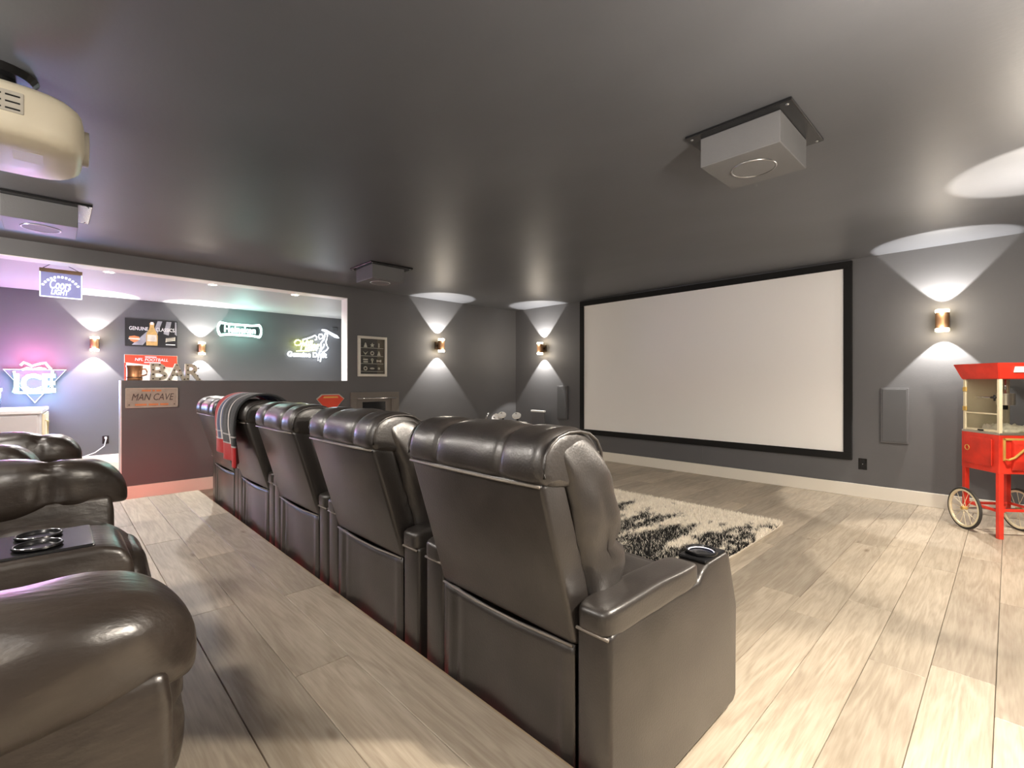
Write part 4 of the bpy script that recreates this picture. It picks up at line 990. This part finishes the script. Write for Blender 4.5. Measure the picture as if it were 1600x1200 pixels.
light('neon_glow', 'POINT', 15.0, (1.0, 0.16, 0.42), (0.0, -0.22, 0.24), (0, 0, 0), t, radius=0.2)

# hanging acrylic beer sign
pa = onY(62, 443, 6.85); pb = onY(128, 443, 6.85)
zc = onY(95, 446, 6.85).z; w = (pb.x - pa.x) / 2; h = 0.125
t = thing('hanging_sign', 'blue glowing acrylic Coors Light sign hanging from a cord', 'sign', ((pa.x + pb.x) / 2, 6.85, zc))
B().box(-w, w, -0.004, 0.004, -h, h, bev=0.001).build('panel', 'acrylic', t)
for (x0, x1, z0, z1) in ((-w, w, -h - 0.006, -h + 0.004), (-w - 0.002, -w + 0.006, -h, h), (w - 0.006, w + 0.002, -h, h)):
    B().box(x0, x1, -0.006, 0.006, z0, z1).build('lit_edge', 'acrylic_edge', t)
B().box(-w - 0.004, w + 0.004, -0.014, 0.014, h, h + 0.038, bev=0.004).build('top_rail', 'tan_wood', t)
text_mesh('lettering', 'Coors', 0.135, 'acrylic_text', t, (-0.01, -0.006, 0.0), shear=0.2, width=w * 1.0, extrude=0.001, bold=0.0008)
text_mesh('lettering', 'LIGHT', 0.075, 'acrylic_text', t, (-0.015, -0.006, -0.078), shear=0.25, width=w * 0.85, extrude=0.001, bold=0.0005)
for k_ in range(12):
    a = math.radians(150 - k_ * 10.5)
    R_ = w * 0.98; cxx, czz = R_ * math.cos(a), -0.10 + 0.185 * math.sin(a)
    o = B().box(-0.008, 0.008, -0.0065, -0.004, -0.010, 0.010, bev=0.002).build('arc_letter', 'acrylic_text', t)
    o.location = (cxx, 0, czz); o.rotation_euler = (0, -(a - PI / 2) * 0.8, 0)
top = ZC2 - zc
B().tube([(-w + 0.02, 0, h + 0.036), (-w * 0.45, 0, top - 0.004), (w * 0.25, 0, top - 0.006), (w - 0.02, 0, h + 0.036)], 0.003).build('cord', 'black_plastic', t, smooth=True)

# small fittings behind the bar
p = far(523, 515)
tag(B().box(p.x - 0.05, p.x + 0.05, YB2 - 0.02, YB2, p.z - 0.04, p.z + 0.04, bev=0.006).build('thermostat', 'wall_speaker_cloth'), 'small grey control box beside the batter neon sign', 'thermostat')

# counter with door, and the tiered stand on it
t = thing('counter_cabinet', 'grey bar counter with pale top below the triangular neon sign', 'cabinet', (-0.11, 7.72, 0), math.radians(-2.5))
B().box(-1.25, 0.0, 0.0, 1.15, 0.10, 0.81, bev=0.004).build('body', 'cabinet_grey', t)
B().box(-1.23, -0.03, 0.03, 1.14, 0.0, 0.10).build('plinth', 'black_matte', t)
B().box(-1.27, 0.02, -0.02, 1.16, 0.81, 0.85, bev=0.006).build('worktop', 'counter_top', t)
for (a, b_) in ((-1.23, -0.63), (-0.61, -0.02)):
    d = B().box(a, b_, -0.018, -0.001, 0.13, 0.79, bev=0.004).build('door', 'cabinet_grey', t)
dd = B().box(0.001, 0.02, 0.30, 1.12, 0.13, 0.79, bev=0.004).build('door', 'cart_cream', t)
B().tube([(0.03, 0.36, 0.72), (0.05, 0.36, 0.70), (0.05, 0.36, 0.40), (0.03, 0.36, 0.38)], 0.012).build('handle', 'handle_brass', dd, smooth=True)

t = thing('tiered_stand', 'pale two-tiered display stand with ornaments on the counter at the left edge', 'display stand', (-0.56, 7.95, 0.85))
B().cyl((0, 0, 0), (0, 0, 0.95), 0.018).build('post', 'pink_white', t)
B().box(-0.10, 0.13, -0.08, 0.08, 0.0, 0.22, bev=0.006).build('base_box', 'dark_glass', t)
B().box(-0.11, 0.14, -0.09, 0.09, 0.22, 0.255, bev=0.004).build('base_lid', 'print_white', t)
for z in (0.50, 0.78): B().lathe([(0.0, 0.0), (0.115, 0.0), (0.12, 0.006), (0.05, 0.045), (0.02, 0.05), (0.0, 0.05)], (0, 0, z)).build('tier', 'pink_white', t, smooth=True, angle=50)
for z in (0.56, 0.84):
    for k_ in range(4): B().puff((0.05 * math.cos(k_ * 1.57 + 0.4), 0.05 * math.sin(k_ * 1.57 + 0.4), z + 0.015), (0.022, 0.022, 0.032), n=2.2, seg=6).build('ornament', 'pink_white' if k_ % 2 else 'copper', t, smooth=True)
for (x0, x1, z0, z1) in ((-0.09, 0.09, 0.45, 0.46), (-0.09, 0.09, 0.30, 0.31), (-0.09, -0.08, 0.31, 0.45), (0.08, 0.09, 0.31, 0.45)):
    B().box(x0, x1, -0.05, -0.04, z0, z1).build('wire_frame', 'print_white', t)
B().lathe([(0.0, 0.0), (0.012, 0.0), (0.006, 0.12), (0.0, 0.13)], (0, 0, 0.95)).build('finial', 'pink_white', t, smooth=True)

# ------------------------------------------------------------------ electronic drum kit in the far corner
t = thing('drum_kit', 'compact electronic drum kit with white pads in the far corner', 'drum kit', (5.05, 5.35, 0))
def pad(px, py, X, tilt, r=0.065):
    p_ = onX(px, py, X) - Vector((5.05, 5.35, 0))
    q = B().lathe([(0.0, -0.02), (r, -0.02), (r + 0.004, 0.0), (r - 0.005, 0.012), (0.0, 0.013)], (0, 0, 0), seg=24)
    o = q.build('drum_pad', 'drum_white', t, smooth=True, angle=50); o.location = p_; o.rotation_euler = tilt
    B().puff((0, 0, 0.03), (0.016, 0.016, 0.016), n=2.0, seg=5).build('wing_nut', 'chrome', o, smooth=True)
    st = B().cyl(p_ - Vector((-0.02, 0, 0.015)), Vector((p_.x + 0.05, p_.y, 0.42)), 0.014, seg=12).build('pad_stand', 'black_plastic', t)
    return p_
pad(784, 648, 5.0, (0.3, -0.5, 0)); pad(807, 649, 5.05, (0.3, -0.5, 0)); pad(797, 662, 4.85, (0.1, -0.3, 0), 0.08); pad(816, 663, 4.85, (0.1, -0.3, 0), 0.08); pad(774, 653, 5.0, (0.1, -1.2, 0), 0.07)
p_ = onX(764, 645, 5.0) - Vector((5.05, 5.35, 0))
B().tube([p_, p_ + Vector((0, 0.12, -0.15)), p_ + Vector((0.02, 0.14, -0.3))], 0.014).build('boom_arm', 'chrome', t, smooth=True)
rk = B()
rk.tube([(-0.05, 0.75, 0.42), (0.05, 0.5, 0.42), (0.05, -0.35, 0.42)], 0.02)
for y_ in (0.62, -0.3):
    rk.tube([(0.04, y_, 0.55), (0.04, y_, 0.02)], 0.02); rk.tube([(-0.25, y_, 0.015), (0.25, y_, 0.015)], 0.018)
rk.build('rack', 'black_plastic', t, smooth=True)
B().box(-0.35, -0.12, 0.05, 0.25, 0.0, 0.05, bev=0.01).build('pedal', 'black_plastic', t)

pc = onX(831, 643, 5.62)
t = thing('music_chair', 'small grey chair with a pale top edge behind the drum pads', 'chair', (5.62, pc.y, 0))
zt = pc.z
B().prism([(-0.165, 0.40), (0.165, 0.40), (0.135, zt - 0.012), (-0.135, zt - 0.012)], 0.14, 0.165, 'x', bev=0.006).build('backrest', 'grey_cloth', t)
B().box(0.125, 0.175, -0.15, 0.15, zt - 0.016, zt + 0.014, bev=0.008).build('top_rail', 'drum_white', t)
B().box(-0.19, 0.16, -0.18, 0.18, 0.36, 0.41, bev=0.015).build('seat', 'grey_cloth', t)
for sx in (-0.16, 0.13):
    for sy in (-0.15, 0.15): B().cyl((sx, sy, 0.37), (sx * 1.1, sy * 1.08, 0.0), 0.012, seg=10).build('leg', 'steel', t)
